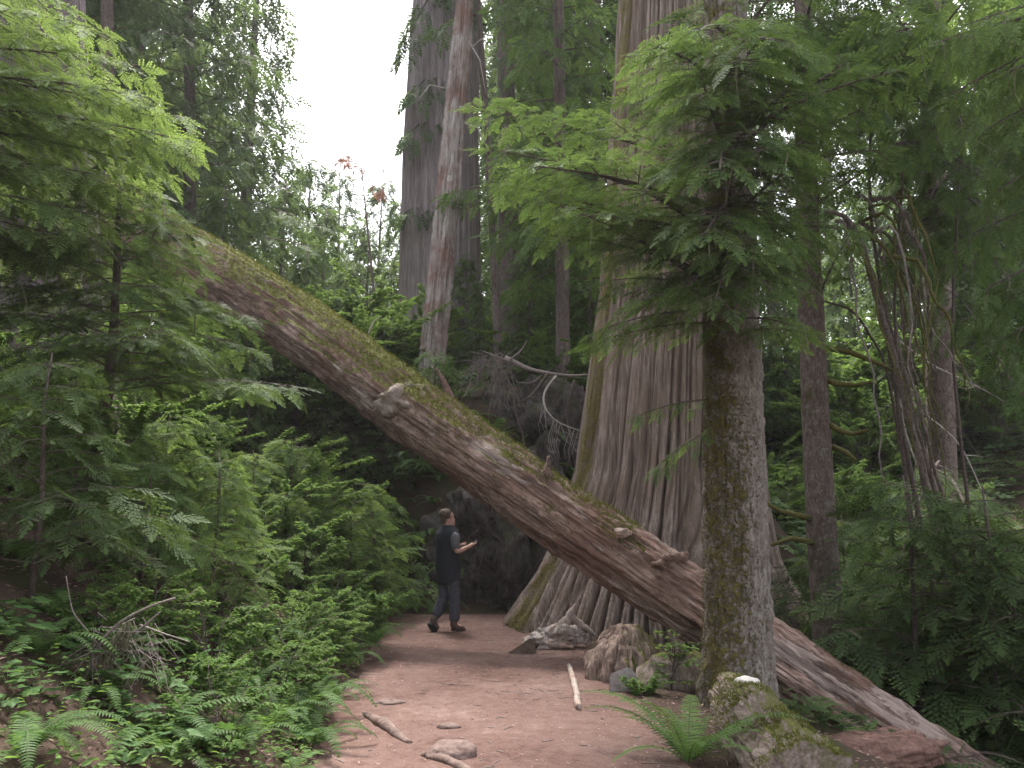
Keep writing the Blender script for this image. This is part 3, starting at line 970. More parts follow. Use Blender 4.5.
fo.finish(1).build('crown', CROWN_BRIGHT, t, origin=b)

# young hemlock with curved trunk on the bank
Yy = 8.0
P = [at(62, 512, Yy), at(84, 485, Yy), at(99, 440, Yy), at(108, 390, Yy), at(113, 340, Yy), at(117, 270, Yy), at(119, 200, Yy), at(120, 160, Yy)]
P = np.array(P)
g = ground_at(62, 512)
P = np.vstack([[P[0] + (P[0] - P[1]) * .6], P])
base = P[0].copy()
t = thing('young_hemlock', 'young hemlock with dark curved trunk and flat dark layers of boughs on the bank', 'tree', base)
m2 = MB()
m2.tube(P, [.075, .07, .066, .06, .052, .046, .035, .02, .01], 14)
m2.build('trunk', M['twig'], t, smooth=True, origin=base)
fo = Foliage(261)
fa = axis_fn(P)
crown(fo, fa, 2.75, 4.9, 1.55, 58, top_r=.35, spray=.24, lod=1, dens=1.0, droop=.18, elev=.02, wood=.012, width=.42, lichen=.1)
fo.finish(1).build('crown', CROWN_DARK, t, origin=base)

# big drooping hemlock at the right, dark trunk near the top right
Yr = 14.2
ax = px_axis([(945, 600), (938, 300), (929, 20)], Yr, 18)
t, b = tree('drooping_hemlock', 'dark hemlock whose long drooping boughs hang down in front of the leaning stems', 'tree', ax, [.25, .24, .21, .18, .04], M['hemlock_plain'], 48, 140, noise_amp=.03, flare=.2, flare_h=.3, bumps=.008, seed=28)
fo = Foliage(281)
fa = axis_fn(ax)
for z, tx, ty_, Yt, w, hue in [(8.5, 820, 60, 9.0, 1.0, .35), (8.8, 770, 30, 9.0, 1.0, .4), (8.0, 860, 110, 9.4, .9, .3), (7.4, 885, 150, 9.6, .8, .3), (8.3, 965, 130, 9.2, .9, .5), (7.6, 985, 180, 9.6, .9, .3),
                               (7.0, 1000, 230, 10, .8, .2), (6.5, 1020, 290, 10.4, .8, .2), (6.8, 930, 200, 10.2, .7, .25), (8.9, 900, 30, 9.4, 1, .4), (9.2, 980, 40, 9.3, 1, .5),
                               (5.6, 1010, 380, 11, .7, .15), (6.3, 965, 270, 10.6, .7, .2), 
                               (2.6, 900, 560, 11.6, .9, .3), (2.4, 985, 570, 11.2, 1.0, .3), (6.6, 900, 260, 10.2, .8, .2), (9.4, 830, -20, 9.4, 1.1, .3), (9.3, 660, 70, 8.4, 1.2, .6), (9.6, 705, 35, 8.6, 1.2, .55), (8.6, 765, 95, 8.6, 1.1, .5)]:
    fo.bough(fa(z), at(tx, ty_, Yt), width=w, sag=.13, dens=.95, droop=.55, spray=.3, lod=1, wood=.03, hue=hue, lichen=.8)
crown(fo, fa, 9.4, 17.6, 2.8, 36, spray=.6, lod=2, dens=.45, droop=.4, wood=.03, width=.4)
fo.finish(1).build('crown', CROWN_MATS, t, origin=b)

# right edge hemlock, trunk outside the frame
Ye = 7.6
ax = px_axis([(1150, 600), (1148, 300), (1146, 20)], Ye, 14)
t, b = tree('shady_hemlock', 'hemlock whose dark boughs with hanging lichen fill the right edge', 'tree', ax, [.2, .19, .17, .14, .04], M['hemlock_plain'], 40, 120, noise_amp=.03, flare=.2, flare_h=.3, seed=30)
fo = Foliage(301)
fa = axis_fn(ax)
for tx, ty_, hue, Yt in [(930, 45, .8, 7.2), (965, 25, .9, 7.0), (950, 95, .6, 7.4), (985, 130, .3, 7.2), (1000, 190, .2, 7.4), (970, 235, .15, 7.8), (985, 290, .1, 7.6), (1000, 340, .1, 7.6), 
                         (1010, 70, .6, 6.8), (1020, 395, .15, 7.6), (995, 165, .15, 8.2), (960, 320, .15, 8.2)]:
    p1 = at(tx, ty_, Yt)
    fo.bough(fa(p1[2] + rb.uniform(.4, .9)), p1, width=.7, sag=.1, dens=1.0, droop=.45, spray=.26, lod=1, wood=.022, hue=hue, start=.2, lichen=.9)
crown(fo, fa, 6.8, 13.8, 2.3, 24, spray=.6, lod=2, dens=.4, droop=.3, wood=.03, width=.4)
fo.finish(1).build('crown', CROWN_MATS, t, origin=b)

# ------------------------------------------------------------------ leaning vine maple stems
Yv = 10.9
t = thing('vine_maple', 'clump of leaning bare curved vine maple stems behind the slim trunk', 'tree', [*at(930, 560, Yv)[:2], hz(at(930, 560, Yv)[0], Yv)])
b = np.array(t.location)
stems = [([(955, 640), (935, 520), (905, 400), (880, 310), (862, 240), (846, 215), (825, 212)], .075), ([(945, 640), (915, 500), (893, 380), (880, 280), (868, 200), (872, 120)], .055),
         ([(975, 650), (950, 540), (920, 440), (898, 350), (872, 270), (845, 220)], .065), ([(935, 630), (915, 540), (900, 440), (893, 330), (899, 230), (905, 140)], .04),
         ([(990, 640), (962, 560), (938, 480), (912, 380), (898, 300), (905, 210)], .045), ([(925, 620), (905, 470), (885, 360), (855, 310), (820, 300)], .035),
         ([(985, 650), (965, 480), (950, 330), (960, 180)], .04)]
for k, (pl, r0) in enumerate(stems):
    m2 = MB()
    pp = np.array([at(px, py, Yv + ((k * 37) % 10 - 5) * .13 * (1 if i_ else .3)) for i_, (px, py) in enumerate(pl)])
    u = np.linspace(0, len(pp) - 1, len(pp) * 5)
    sm = np.stack([np.interp(u, np.arange(len(pp)), pp[:, c]) for c in range(3)], 1)
    for _ in range(4):
        sm[1:-1] = (sm[:-2] + sm[1:-1] * 2 + sm[2:]) / 4
    sm[:, :2] += .02 * np.stack([vnoise(sm * 3), vnoise(sm * 3 + 9)], 1)
    sm[0, 2] -= .5
    m2.tube(sm, np.linspace(r0, r0 * .5, len(sm)) * .7, 8)
    m2.build('stem', M['hemlock_plain'] if k in (0, 2, 4) else M['twig'], t, smooth=True, origin=b)
rvm = np.random.RandomState(8)
for k in range(15):
    x0_, y0_ = rvm.uniform(830, 900), rvm.uniform(195, 260)
    bx_ = rvm.uniform(15, 60)
    x1_, y1_ = x0_ + bx_ + rvm.uniform(0, 55), rvm.uniform(360, 540)
    Y0_ = rvm.uniform(9.4, 10.8)
    pp = np.array([at(x0_, y0_, Y0_ + .5), at(x0_ + bx_ * .5, y0_ - rvm.uniform(-10, 14), Y0_ + .3), at(x0_ + bx_, y0_ + rvm.uniform(40, 90), Y0_ + .1), at((x0_ + bx_ + x1_) / 2 + rvm.uniform(-14, 14), (y0_ + 80 + y1_) / 2, Y0_), at(x1_, y1_, Y0_)])
    u = np.linspace(0, 4, 26)
    sm = np.stack([np.interp(u, np.arange(5), pp[:, c]) for c in range(3)], 1)
    for _ in range(3):
        sm[1:-1] = (sm[:-2] + sm[1:-1] * 2 + sm[2:]) / 4
    sm[:, :2] += .07 * np.stack([vnoise(sm * 1.9 + k * 3.3), vnoise(sm * 2.3 + 9)], 1)
    sm += .012 * rvm.normal(0, 1, sm.shape)
    m2 = MB()
    m2.tube(sm, np.linspace(rvm.uniform(.018, .034), .005, 26), 6)
    for q in range(7):
        i_ = rvm.randint(5, 25)
        e_ = sm[i_] + np.array([rvm.uniform(-.35, .35), rvm.uniform(-.2, .2), rvm.uniform(-.55, .05)])
        m2.tube(np.array([sm[i_], (sm[i_] + e_) / 2 + rvm.normal(0, .04, 3), e_]), [.006, .004, .002], 4, cap=False)
    m2.build('branch', M[['mosstwig', 'hemlock_plain', 'greytwig', 'mosstwig'][k % 4]], t, smooth=True, origin=b)
# pale dead branches hanging in the stems
for k, (lab, pl) in enumerate([('long pale dead branch sloping across the leaning maple stems', [(885, 330), (930, 365), (975, 385), (1005, 402)]),
                               ('pale dead branch hanging down inside the leaning maple stems', [(897, 350), (900, 420), (922, 480), (945, 505), (955, 530)]),
                               ('thin pale twig drooping right of the leaning maple stems', [(880, 300), (905, 400), (960, 440), (990, 510)])]):
    pp = np.array([at(px, py, 11.2 + .2 * k) for px, py in pl])
    m2 = MB()
    u = np.linspace(0, len(pp) - 1, 20)
    sm = np.stack([np.interp(u, np.arange(len(pp)), pp[:, c]) for c in range(3)], 1)
    for _ in range(4):
        sm[1:-1] = (sm[:-2] + sm[1:-1] * 2 + sm[2:]) / 4
    m2.tube(sm, np.linspace(.016, .006, 20), 5)
    for q in range(6):
        a = sm[rs.randint(3, 18)]
        e = a + np.array([rs.uniform(-.3, .3), rs.uniform(-.2, .2), rs.uniform(-.35, .05)])
        m2.tube(np.array([a, (a + e) / 2 + rs.normal(0, .03, 3), e]), [.006, .004, .002], 4)
    tag(m2.build('dead_branch', M['paletwig'], smooth=True), lab, 'branch')

# ------------------------------------------------------------------ fallen log
A = at(190, 255, 15.6)
Bp = at(1075, 870, 7.55)
t0 = A + (A - Bp) * .22
L = np.linalg.norm(Bp - t0)
dirv = (t0 - Bp) / L
rotm = Vector(dirv).to_track_quat('Z', 'Y').to_matrix()
nz = 12
zz = np.linspace(0, L, nz)
axl = np.stack([.05 * np.sin(zz * .9), .05 * np.sin(zz * .6 + 1), zz], 1)
rl = np.interp(zz, [0, L * .18, L * .45, L * .65, L], [.31, .37, .45, .52, .56])
lt = thing('fallen_log', 'huge fallen log with moss on top, slanting across the whole trail', 'log', Bp)
lt.rotation_euler = rotm.to_euler()
lb = trunk(axl, rl, 260, 520, noise_amp=.085, noise_scale=(2.3, 2.3, .9), furrow=.06, furrow_k=9, seed=41, bumps=.035, groove=.022, groove_k=8, groove_z=1.8)
lb.build('log_trunk', M['log'], lt, smooth=True)
rinv = np.array(rotm.transposed())


def log_local(p):
    return rinv @ (np.asarray(p) - Bp)


def moss_tufts(parent, me_obj, cond, n, size, mat, name, seed):
    r = np.random.RandomState(seed)
    me = me_obj.data
    nv = len(me.vertices)
    co = np.empty(nv * 3, np.float32)
    no = np.empty(nv * 3, np.float32)
    me.vertices.foreach_get('co', co)
    me.vertices.foreach_get('normal', no)
    co, no = co.reshape(-1, 3).astype(float), no.reshape(-1, 3).astype(float)
    k = np.nonzero(cond(co, no))[0]
    k = r.choice(k, min(n, len(k)), replace=False) if len(k) else k
    P, Nn = co[k], no[k]
    D = Nn * .8 + r.normal(0, .7, P.shape)
    S = r.uniform(*size, len(k))
    m_ = MB()
    m_.inst(SP3[0], frames(D, r.normal(0, 1, P.shape)) * S[:, None, None], P - Nn * .006, np.clip(.5 + r.normal(0, .25, len(k)), 0, 1))
    o_ = m_.build(name, M[mat], parent)
    o_['kind'] = 'stuff'
    return o_


M['mosstuft'] = mat_leaf('moss tufts', (.050, .058, .012), (.12, .128, .028), (.17, .18, .045), .25)
M['mosstuft_dark'] = mat_leaf('dark moss tufts', (.035, .034, .010), (.085, .080, .022), (.11, .105, .03), .2)
R3 = np.array(rotm)


def log_moss(co, no):
    w_ = no @ R3.T
    f_ = fbm(co * [1.3, 1.3, .9] + 3, 4) + np.interp(co[:, 2], [3, 8.5], [-.40, .25])
    return (w_[:, 2] > .50 - .5 * np.clip(f_, -.3, .3)) & (f_ > -.12)


moss_tufts(lt, [c for c in COL.objects if c.name.startswith('log_trunk')][0], log_moss, 20000, (.025, .065), 'mosstuft', 'moss', 5)

moss_tufts(MOSSY_TRUNK, [c for c in MOSSY_TRUNK.children if c.name.startswith('trunk')][0],
           lambda co, no: (co[:, 2] < 6) & (no @ np.array([-.8, -.6, .1]) > .1) & (fbm(co * [4, 4, 2.2] + 5, 4) + .25 * (no @ np.array([-.8, -.6, 0])) > .20), 7000, (.014, .04), 'mosstuft_dark', 'moss', 6)


def blob(center, scale, seed, amp=.25, freq=1.6, sub=40, squash=None, rot=None):
    """rough lump: displaced sphere"""
    nu, nv = sub, sub // 2
    th = np.linspace(0, 2 * math.pi, nu, endpoint=False)
    ph = np.linspace(.02, math.pi - .02, nv)
    PH, TH = np.meshgrid(ph, th, indexing='ij')
    D = np.stack([np.sin(PH) * np.cos(TH), np.sin(PH) * np.sin(TH), np.cos(PH)], -1).reshape(-1, 3)
    n = 1 + amp * fbm(D * freq + seed * 7.1, 4) * 1.6
    n = n + amp * .5 * (np.abs(fbm(D * freq * 2.2 + seed, 3)) - .2)
    V = D * n[:, None] * np.asarray(scale)[None]
    if rot is not None:
        V = V @ np.asarray(rot).T
    V = V + np.asarray(center)[None]
    i = np.arange(nv - 1)[:, None]
    j = np.arange(nu)[None]
    j2 = (j + 1) % nu
    Q = np.stack([i * nu + j, (i + 1) * nu + j, (i + 1) * nu + j2, i * nu + j2], -1).reshape(-1, 4)
    T = [[a, (a + 1) % nu, nu * nv] for a in range(nu)] + [[(nv - 1) * nu + (a + 1) % nu, (nv - 1) * nu + a, nu * nv + 1] for a in range(nu)]
    V = np.vstack([V, V[:nu].mean(0, keepdims=True), V[-nu:].mean(0, keepdims=True)])
    return V, T, Q


def log_y(px):
    iv = np.interp(px, [190, 1075], [1 / 15.6, 1 / 7.55])
    return 1 / iv


for (px, py, s, sd, nm, mt, push) in [(405, 405, (.32, .30, .25), 3, 'burl', 'mosslog', .56), (508, 502, (.10, .12, .10), 4, 'knot', 'snag', .42), (669, 566, (.20, .17, .15), 5, 'burl', 'log', .34), (621, 533, (.085, .05, .05), 9, 'knot', 'driftwood', .50),
                                  (548, 470, (.05, .06, .13), 6, 'knot', 'log', .36)]:
    Yk = log_y(px) - push
    m2 = MB()
    V, T, Q = blob([0, 0, 0], s, sd, .55, 2.0, 36)
    m2.add(np.array([rinv @ v for v in (V + at(px, py, Yk) - Bp)]), tris=T, quads=Q)
    m2.build(nm, M[mt], lt, smooth=True)

# ------------------------------------------------------------------ understory generators
def shrub_mb(seed, h=1.0, spread=.7, stems=7, leaves=70, leaf=.045, arch=.5):
    r = np.random.RandomState(seed)
    mb = MB()
    P, D, U, S, A = [], [], [], [], []
    for s in range(stems):
        a = r.uniform(0, 6.28)
        hh = h * r.uniform(.6, 1.1)
        out = spread * r.uniform(.3, 1.0)
        tq = np.linspace(0, 1, 6)
        st = np.stack([math.cos(a) * out * tq ** 1.3 + .02 * r.normal(0, 1, 6), math.sin(a) * out * tq ** 1.3 + .02 * r.normal(0, 1, 6), hh * (tq - arch * .5 * tq ** 3)], 1)
        st[0, :2] *= .2
        mb.tube(st, np.linspace(.008, .002, 6), 4, mat=1)
        for k in range(5):
            i = r.randint(1, 5)
            p = st[i]
            aa = a + r.uniform(-1.3, 1.3)
            e = p + np.array([math.cos(aa), math.sin(aa), r.uniform(-.1, .6)]) * h * r.uniform(.18, .38)
            mb.tube(np.array([p, (p + e) / 2 + [0, 0, .02], e]), [.004, .003, .0015], 3, mat=1, cap=False)
            v = r.uniform(.1, .9)
            for q in range(max(3, leaves // (stems * 5) * stems // 2)):
                f = r.uniform(.15, 1.05)
                pp = p + (e - p) * f + r.normal(0, .012, 3)
                b = aa + r.choice([-1, 1]) * r.uniform(.5, 1.2)
                P.append(pp)
                D.append([math.cos(b), math.sin(b), r.uniform(-.35, .2)])
                U.append([r.normal(0, .3), r.normal(0, .3), 1])
                S.append(leaf * r.uniform(.6, 1.25))
                A.append(np.clip(v + r.uniform(-.25, .25), 0, 1))
    P, D, U, S, A = map(np.array, (P, D, U, S, A))
    mb.inst(LEAF, frames(D, U) * S[:, None, None], P, A)
    return mb


def fern_mb(seed, nf=11, L=.6, pairs=26, up=1.0, azr=(0, 6.28), pw=.15, bend=(4, 8.5)):
    r = np.random.RandomState(seed)
    mb = MB()
    for k in range(nf):
        a = azr[0] + (azr[1] - azr[0]) * (k + r.uniform(.1, .9)) / nf
        l = L * r.uniform(.6, 1.15)
        a += r.uniform(-.25, .25)
        el = rad(r.uniform(46, 80)) * up
        n = 14
        pts = [np.zeros(3)]
        e = el
        h = np.array([math.cos(a), math.sin(a), 0])
        for i in range(n - 1):
            e -= rad(r.uniform(*bend)) * (1 + i * .05)
            a += r.uniform(-.03, .03)
            h = np.array([math.cos(a), math.sin(a), 0])
            pts.append(pts[-1] + (h * math.cos(e) + np.array([0, 0, math.sin(e)])) * l / (n - 1))
        pts = np.array(pts)
        mb.tube(pts, np.linspace(.004, .0012, n), 4, mat=1, cap=False)
        v = r.uniform(.1, .9)
        V, T, tp = [], [], []
        for i in range(pairs):
            t = .10 + .89 * i / (pairs - 1)
            x = t * (n - 1)
            j = min(n - 2, int(x))
            p = pts[j] + (pts[j + 1] - pts[j]) * (x - j)
            f = pts[j + 1] - pts[j]
            f /= np.linalg.norm(f)
            sd = np.cross(np.array([0, 0, 1.0]), f)
            sd /= np.linalg.norm(sd) + 1e-9
            nn = np.cross(f, sd)
            pl = l * pw * (min(1, .45 + t * 2.2)) * (1 - t) ** .55 + .006
            wd = l * .5 * .89 / pairs * 1.05
            for s in (1, -1):
                d = sd * s * math.cos(.25) + f * math.sin(.25) + nn * r.uniform(-.12, .12)
                i0 = len(V)
                b = p
                V += [b - f * wd * .6, b + f * wd * .7, b + d * pl * .55 + f * wd * .55 - nn * .02 * pl, b + d * pl * .55 - f * wd * .45 - nn * .02 * pl, b + d * pl + f * wd * .3 - nn * .18 * pl]
                T += [[i0, i0 + 1, i0 + 2], [i0, i0 + 2, i0 + 3], [i0 + 3, i0 + 2, i0 + 4]]
                tp += [0, 0, .4, .4, .7]
        mb.add(V, tris=T, var=v, tip=np.array(tp) * (.4 + t * .4), mat=0)
    return mb


def herb_mb(seed, n=5, size=.085, h=.2):
    r = np.random.RandomState(seed)
    mb = MB()
    P, D, U, S, A = [], [], [], [], []
    for k in range(n):
        a = r.uniform(0, 6.28)
        e = np.array([math.cos(a) * h * r.uniform(.3, .9), math.sin(a) * h * r.uniform(.3, .9), h * r.uniform(.6, 1.1)])
        mb.tube(np.array([[0, 0, -.03], e * [.35, .35, .6], e]), [.003, .0025, .002], 4, mat=1, cap=False)
        P.append(e)
        D.append([math.cos(a), math.sin(a), r.uniform(-.35, .05)])
        U.append([r.normal(0, .22), r.normal(0, .22), 1])
        S.append(size * r.uniform(.6, 1.25))
        A.append(r.uniform(0, 1))
    P, D, U, S, A = map(np.array, (P, D, U, S, A))
    mb.inst(LOBED, frames(D, U) * S[:, None, None], P, A)
    return mb


STEMGREEN = mat_plain('green stems', (.05, .07, .025), (.10, .13, .045), 20)


def make_shrub(seed, mat, **kw):
    e = bpy.data.objects.new('shrub', None)
    shrub_mb(seed, **kw).build('foliage', [mat, M['twig']], e)
    return e


def make_sapling(seed, h=1.2, rmax=.55, n=26, spray=.2, lod=1, mats=None, dens=1.0):
    e = bpy.data.objects.new('hemlock_sapling', None)
    m2 = MB()
    pts = np.array([[0, 0, -.1], [.02, 0, h * .4], [.0, .03, h * .8], [.02, .02, h]])
    m2.tube(pts, [.022, .017, .010, .004], 7)
    m2.build('trunk', M['twig'], e, smooth=True)
    fo = Foliage(seed)
    crown(fo, axis_fn(pts), h * .12, h * .97, rmax, n, top_r=.12, spray=spray, lod=lod, dens=dens, droop=.22, elev=.12, wood=.006, width=.42)
    fo.finish(lod).build('crown', mats or CROWN_MATS, e)
    return e


def make_fern(seed, name='fern', **kw):
    e = bpy.data.objects.new(name, None)
    fern_mb(seed, **kw).build('fronds', [M['fern'], STEMGREEN], e)
    return e


def make_herb(seed, **kw):
    e = bpy.data.objects.new('leafy_herb', None)
    herb_mb(seed, **kw).build('leaves', [M['herb'], STEMGREEN], e)
    return e


def place(proto, p, rz, s, label, cat, group=None, sink=.03):
    c = copy_tree(proto, [p[0], p[1], p[2] - sink], rz, s, label, group)
    c['category'] = cat
    return c


SH = [make_shrub(401 + k, M['leaf_bright' if k % 2 else 'leaf'], h=1.1, spread=.75, stems=9, leaves=900, leaf=.05) for k in range(4)]
SHT = [make_shrub(451 + k, M['leaf_bright'], h=2.0, spread=1.1, stems=14, leaves=1900, leaf=.06) for k in range(2)]
SAP = [make_sapling(421 + k, h=1.3, rmax=.62, n=30, spray=.19, mats=[CROWN_BRIGHT, CROWN_MATS, CROWN_BRIGHT][k]) for k in range(3)]
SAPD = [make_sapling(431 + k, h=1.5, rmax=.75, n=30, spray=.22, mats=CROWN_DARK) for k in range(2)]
FE = [make_fern(441 + k, nf=12, L=.62) for k in range(4)]
HB = [make_herb(461 + k, n=6) for k in range(4)]

# left bank saplings (feathery) and shrubs, each named by what it stands beside
for k, (px, py, s, lab) in enumerate([
        (330, 560, 1.0, 'feathery hemlock sapling leaning over the trail just left of the walking man'),
        (300, 600, .95, 'feathery hemlock sapling on the bank edge above the green herb strip'),
        (250, 560, 1.15, 'hemlock sapling halfway up the bank, below the curved trunk'),
        (210, 620, 1.0, 'low hemlock sapling over the bare dark soil of the bank'),
        (190, 520, 1.2, 'hemlock sapling right beside the curved young trunk'),
        (270, 500, 1.3, 'tall feathery sapling in the middle of the bank thicket'),
        (330, 500, 1.2, 'pale feathery sapling in front of the log where it enters the thicket'),
        (140, 600, .9, 'small hemlock sapling above the lichen covered dead branch'),
        (30, 600, 1.1, 'dark hemlock sapling at the left edge of the bank'),
        (230, 440, 1.4, 'sapling under the shaded layers of the young hemlock, near the log'),
        (360, 530, 1.3, 'feathery sapling in the dark gap left of the man, lower one'), (300, 545, 1.2, 'feathery sapling in the thicket between the herb strip and the log'), (240, 520, 1.2, 'feathery sapling in the thicket right of the curved trunk'),
        (215, 570, 1.0, 'feathery sapling above the bare soil patch'), (280, 590, 1.0, 'feathery sapling overhanging the herb strip'), (160, 540, 1.1, 'feathery sapling just below the curved trunk foot'),
        (110, 560, 1.0, 'feathery sapling left of the curved trunk foot, above the lichen branch'), (320, 470, 1.3, 'feathery sapling whose top touches the log underside'), (180, 470, 1.2, 'feathery sapling under the young hemlock layers'),
        (70, 540, .9, 'small feathery sapling at the left, under the leafy shrubs')]):
    place(SAP[k % 3] if k != 8 else SAPD[0], ground_at(px, py), k * 1.7, s, lab, 'sapling', 'hemlock saplings on the left bank')
for k, (px, py, s, lab) in enumerate([
        (345, 480, 1.3, 'bright green leafy shrub growing up against the underside of the log'),
        (375, 500, 1.1, 'leafy shrub at the dark foot of the log above the ferns'),
        (300, 440, 1.3, 'bright leafy shrub in front of the log below its mossy bend'),
        (250, 480, 1.1, 'leafy shrub between two feathery saplings on the bank'),
        (180, 570, 1.0, 'dark leafy shrub in the shade below the curved trunk'),
        (20, 500, 1.1, 'leafy shrub at the foot of the left cedar'),
        (60, 470, 1.0, 'yellow-green shrub between the left cedar and the curved trunk'),
        (285, 650, .7, 'low leafy shrub where the bank meets the trail edge'),
        (380, 560, .8, 'leafy shrub beside the ferns left of the walking man')]):
    place(SH[k % 4], ground_at(px, py), k * 2.1, s, lab, 'shrub', 'leafy shrubs on the left bank')

for k, (x_, y_, s_, lab) in enumerate([(-2.5, 13.4, 1.5, 'bluish green sapling hanging under the log behind the ferns'), (-2.3, 14.6, 1.6, 'sapling in the dark corner where the trail turns'), (-3.2, 12.6, 1.5, 'sapling under the log, above the ferns beside the man'),
                                       (-3.6, 14.4, 1.6, 'sapling deep under the log where it meets the slope'), (-1.6, 17.4, 1.3, 'sapling on top of the dark bank behind the man'), (-2.6, 16.6, 1.4, 'sapling on the slope above the turn of the trail')]):
    place(SAP[k % 3], [x_, y_, hz(x_, y_)], k * 1.1, s_, lab, 'sapling', 'hemlock saplings under the log')
# ferns along the left trail edge
for k, (px, py, s, rz, lab) in enumerate([
        (400, 590, 1.2, .3, 'sword fern nearest the walking man, at the bank foot'),
        (388, 565, 1.3, 1.3, 'sword fern higher up behind the fern beside the man'),
        (350, 610, 1.1, 2.2, 'fern arching over the left trail edge below the saplings'),
        (338, 645, 1.0, .8, 'fern at the trail edge beside the grass and herbs'),
        (420, 560, 1.1, 3.0, 'dark fern under the fallen log behind the man'),
        (60, 620, 1.0, .6, 'fern with long fronds on the dark bank above the lichen branch'),
        (20, 560, .9, 4.0, 'pale fern at the left edge under the cedar'),
        (130, 650, .8, 1.0, 'small dark fern just right of the lichen covered branch'), (200, 690, .8, 2.0, 'fern in the middle of the lower bank among herbs'), (35, 660, .9, 3.0, 'dark fern on the left, above the big fern'),
        (95, 700, .7, 0.4, 'small fern right above the tips of the big fern'), (245, 700, .8, 4.0, 'fern on the lower bank close to the herb strip'), (150, 620, .9, 5.2, 'dark fern in the shade above the lichen covered branch'),
        (170, 760, .8, 5.0, 'fern tip poking up at the bottom edge of the bank')]):
    place(FE[k % 4], ground_at(px, py), rz, s, lab, 'fern', 'sword ferns on the left bank')
for k, (x_, y_, s_) in enumerate([(-1.35, 15.5, 1.3), (-1.9, 15.9, 1.4), (-.95, 15.9, 1.3), (-1.6, 16.6, 1.5), (-2.3, 16.3, 1.4), (-1.0, 17.0, 1.5), (-2.7, 15.4, 1.3), (-.3, 16.9, 1.5), (.55, 16.9, 1.5), (1.2, 16.7, 1.4), (-2.1, 14.9, 1.2), (-1.4, 17.6, 1.5), (.9, 15.7, 1.1), (-2.9, 17.0, 1.5)]):
    place(FE[k % 4], [x_, y_, hz(x_, y_)], k * 1.9, s_, 'shaded fern on the steep dark bank behind the walking man, under the log', 'fern', 'ferns on the bank behind the man')
rb2 = np.random.RandomState(44)
for k in range(22):
    p = ground_at(rb2.uniform(384, 446), rb2.uniform(462, 590), 12.5)
    place(FE[k % 4], p, rb2.uniform(0, 6), rb2.uniform(.9, 1.5), 'shaded fern on the steep dark bank behind the walking man, under the log', 'fern', 'ferns on the bank behind the man')
for k in range(10):
    p = ground_at(rb2.uniform(384, 446), rb2.uniform(455, 570), 12.5)
    place(SH[(k % 2) * 2], p, rb2.uniform(0, 6), rb2.uniform(.5, .85), 'dark leafy shrub on the steep bank behind the walking man, among shaded ferns', 'shrub', 'leafy shrubs on the bank behind the man')
# big near ferns
e = make_fern(501, 'sword_fern', nf=13, L=.58, pairs=36, azr=(-1.4, 2.6), up=.85, pw=.16, bend=(4, 8))
p = ground_at(22, 758)
COL.objects.link(e)
e.location = [p[0], p[1], p[2]]
tag(e, 'big sword fern with long flat fronds in the lower left corner', 'fern')
e = make_fern(505, 'sword_fern', nf=14, L=.86, pairs=36, azr=(.9, 6.6), up=.96, pw=.12, bend=(2.4, 6.0))
p = ground_at(690, 766)
COL.objects.link(e)
e.location = [p[0], p[1] + .05, p[2] - .02]
for c_ in e.children:
    c_.data.materials[0] = M['fern_bright']
tag(e, 'big arching sword fern beside the moss covered log on the right trail edge', 'fern')
e = make_fern(507, 'sword_fern', nf=8, L=.6, pairs=30, azr=(.2, 3.0), up=.75, pw=.15)
p = ground_at(806, 800)
COL.objects.link(e)
e.location = [p[0], p[1], p[2]]
tag(e, 'fern with fronds just showing along the bottom edge in front of the mossy log', 'fern')
for o in list(COL.objects):
    pass
for par in [o for o in COL.objects if o.name.startswith('sword_fern')]:
    pass

re_ = np.random.RandomState(31)
GLF = 'lush fern in the green strip along the left edge of the trail'
GLS = 'bright low leafy shrub in the green strip along the left edge of the trail'
for k in range(30):
    y_ = 5.0 + 10.0 * (k + re_.uniform(0, 1)) / 30
    x_ = float(trail_left(y_)) - re_.uniform(.02, .75)
    place(FE[k % 4], [x_, y_, hz(x_, y_)], re_.uniform(-1.5, 1.5), re_.uniform(.75, 1.2), GLF, 'fern', 'ferns lining the left trail edge')
for k in range(34):
    y_ = 5.2 + 10.0 * (k + re_.uniform(0, 1)) / 34
    x_ = float(trail_left(y_)) - re_.uniform(.15, 1.4)
    place(SH[k % 4], [x_, y_, hz(x_, y_)], re_.uniform(0, 6), re_.uniform(.42, .78) * (1 + .05 * (y_ - 5)), GLS, 'shrub', 'leafy shrubs lining the left trail edge')
# herbs
HL = 'low broad-leaved green herb growing among litter on the left bank'
rh = np.random.RandomState(77)
cnt = 0
for k in range(400):
    px, py = rh.uniform(0, 345), rh.uniform(610, 775)
    if px > 345 - (py - 610) * .2 or cnt >= 80:
        continue
    p = ground_at(px, py)
    if px < 130 and py > 715:
        continue
    if p[0] > trail_left(p[1]) - .08 or p[1] > 9:
        continue
    place(HB[k % 4], p, rh.uniform(0, 6), rh.uniform(.5, 1.05), HL, 'herb', 'broad-leaved herbs on the left bank')
    cnt += 1
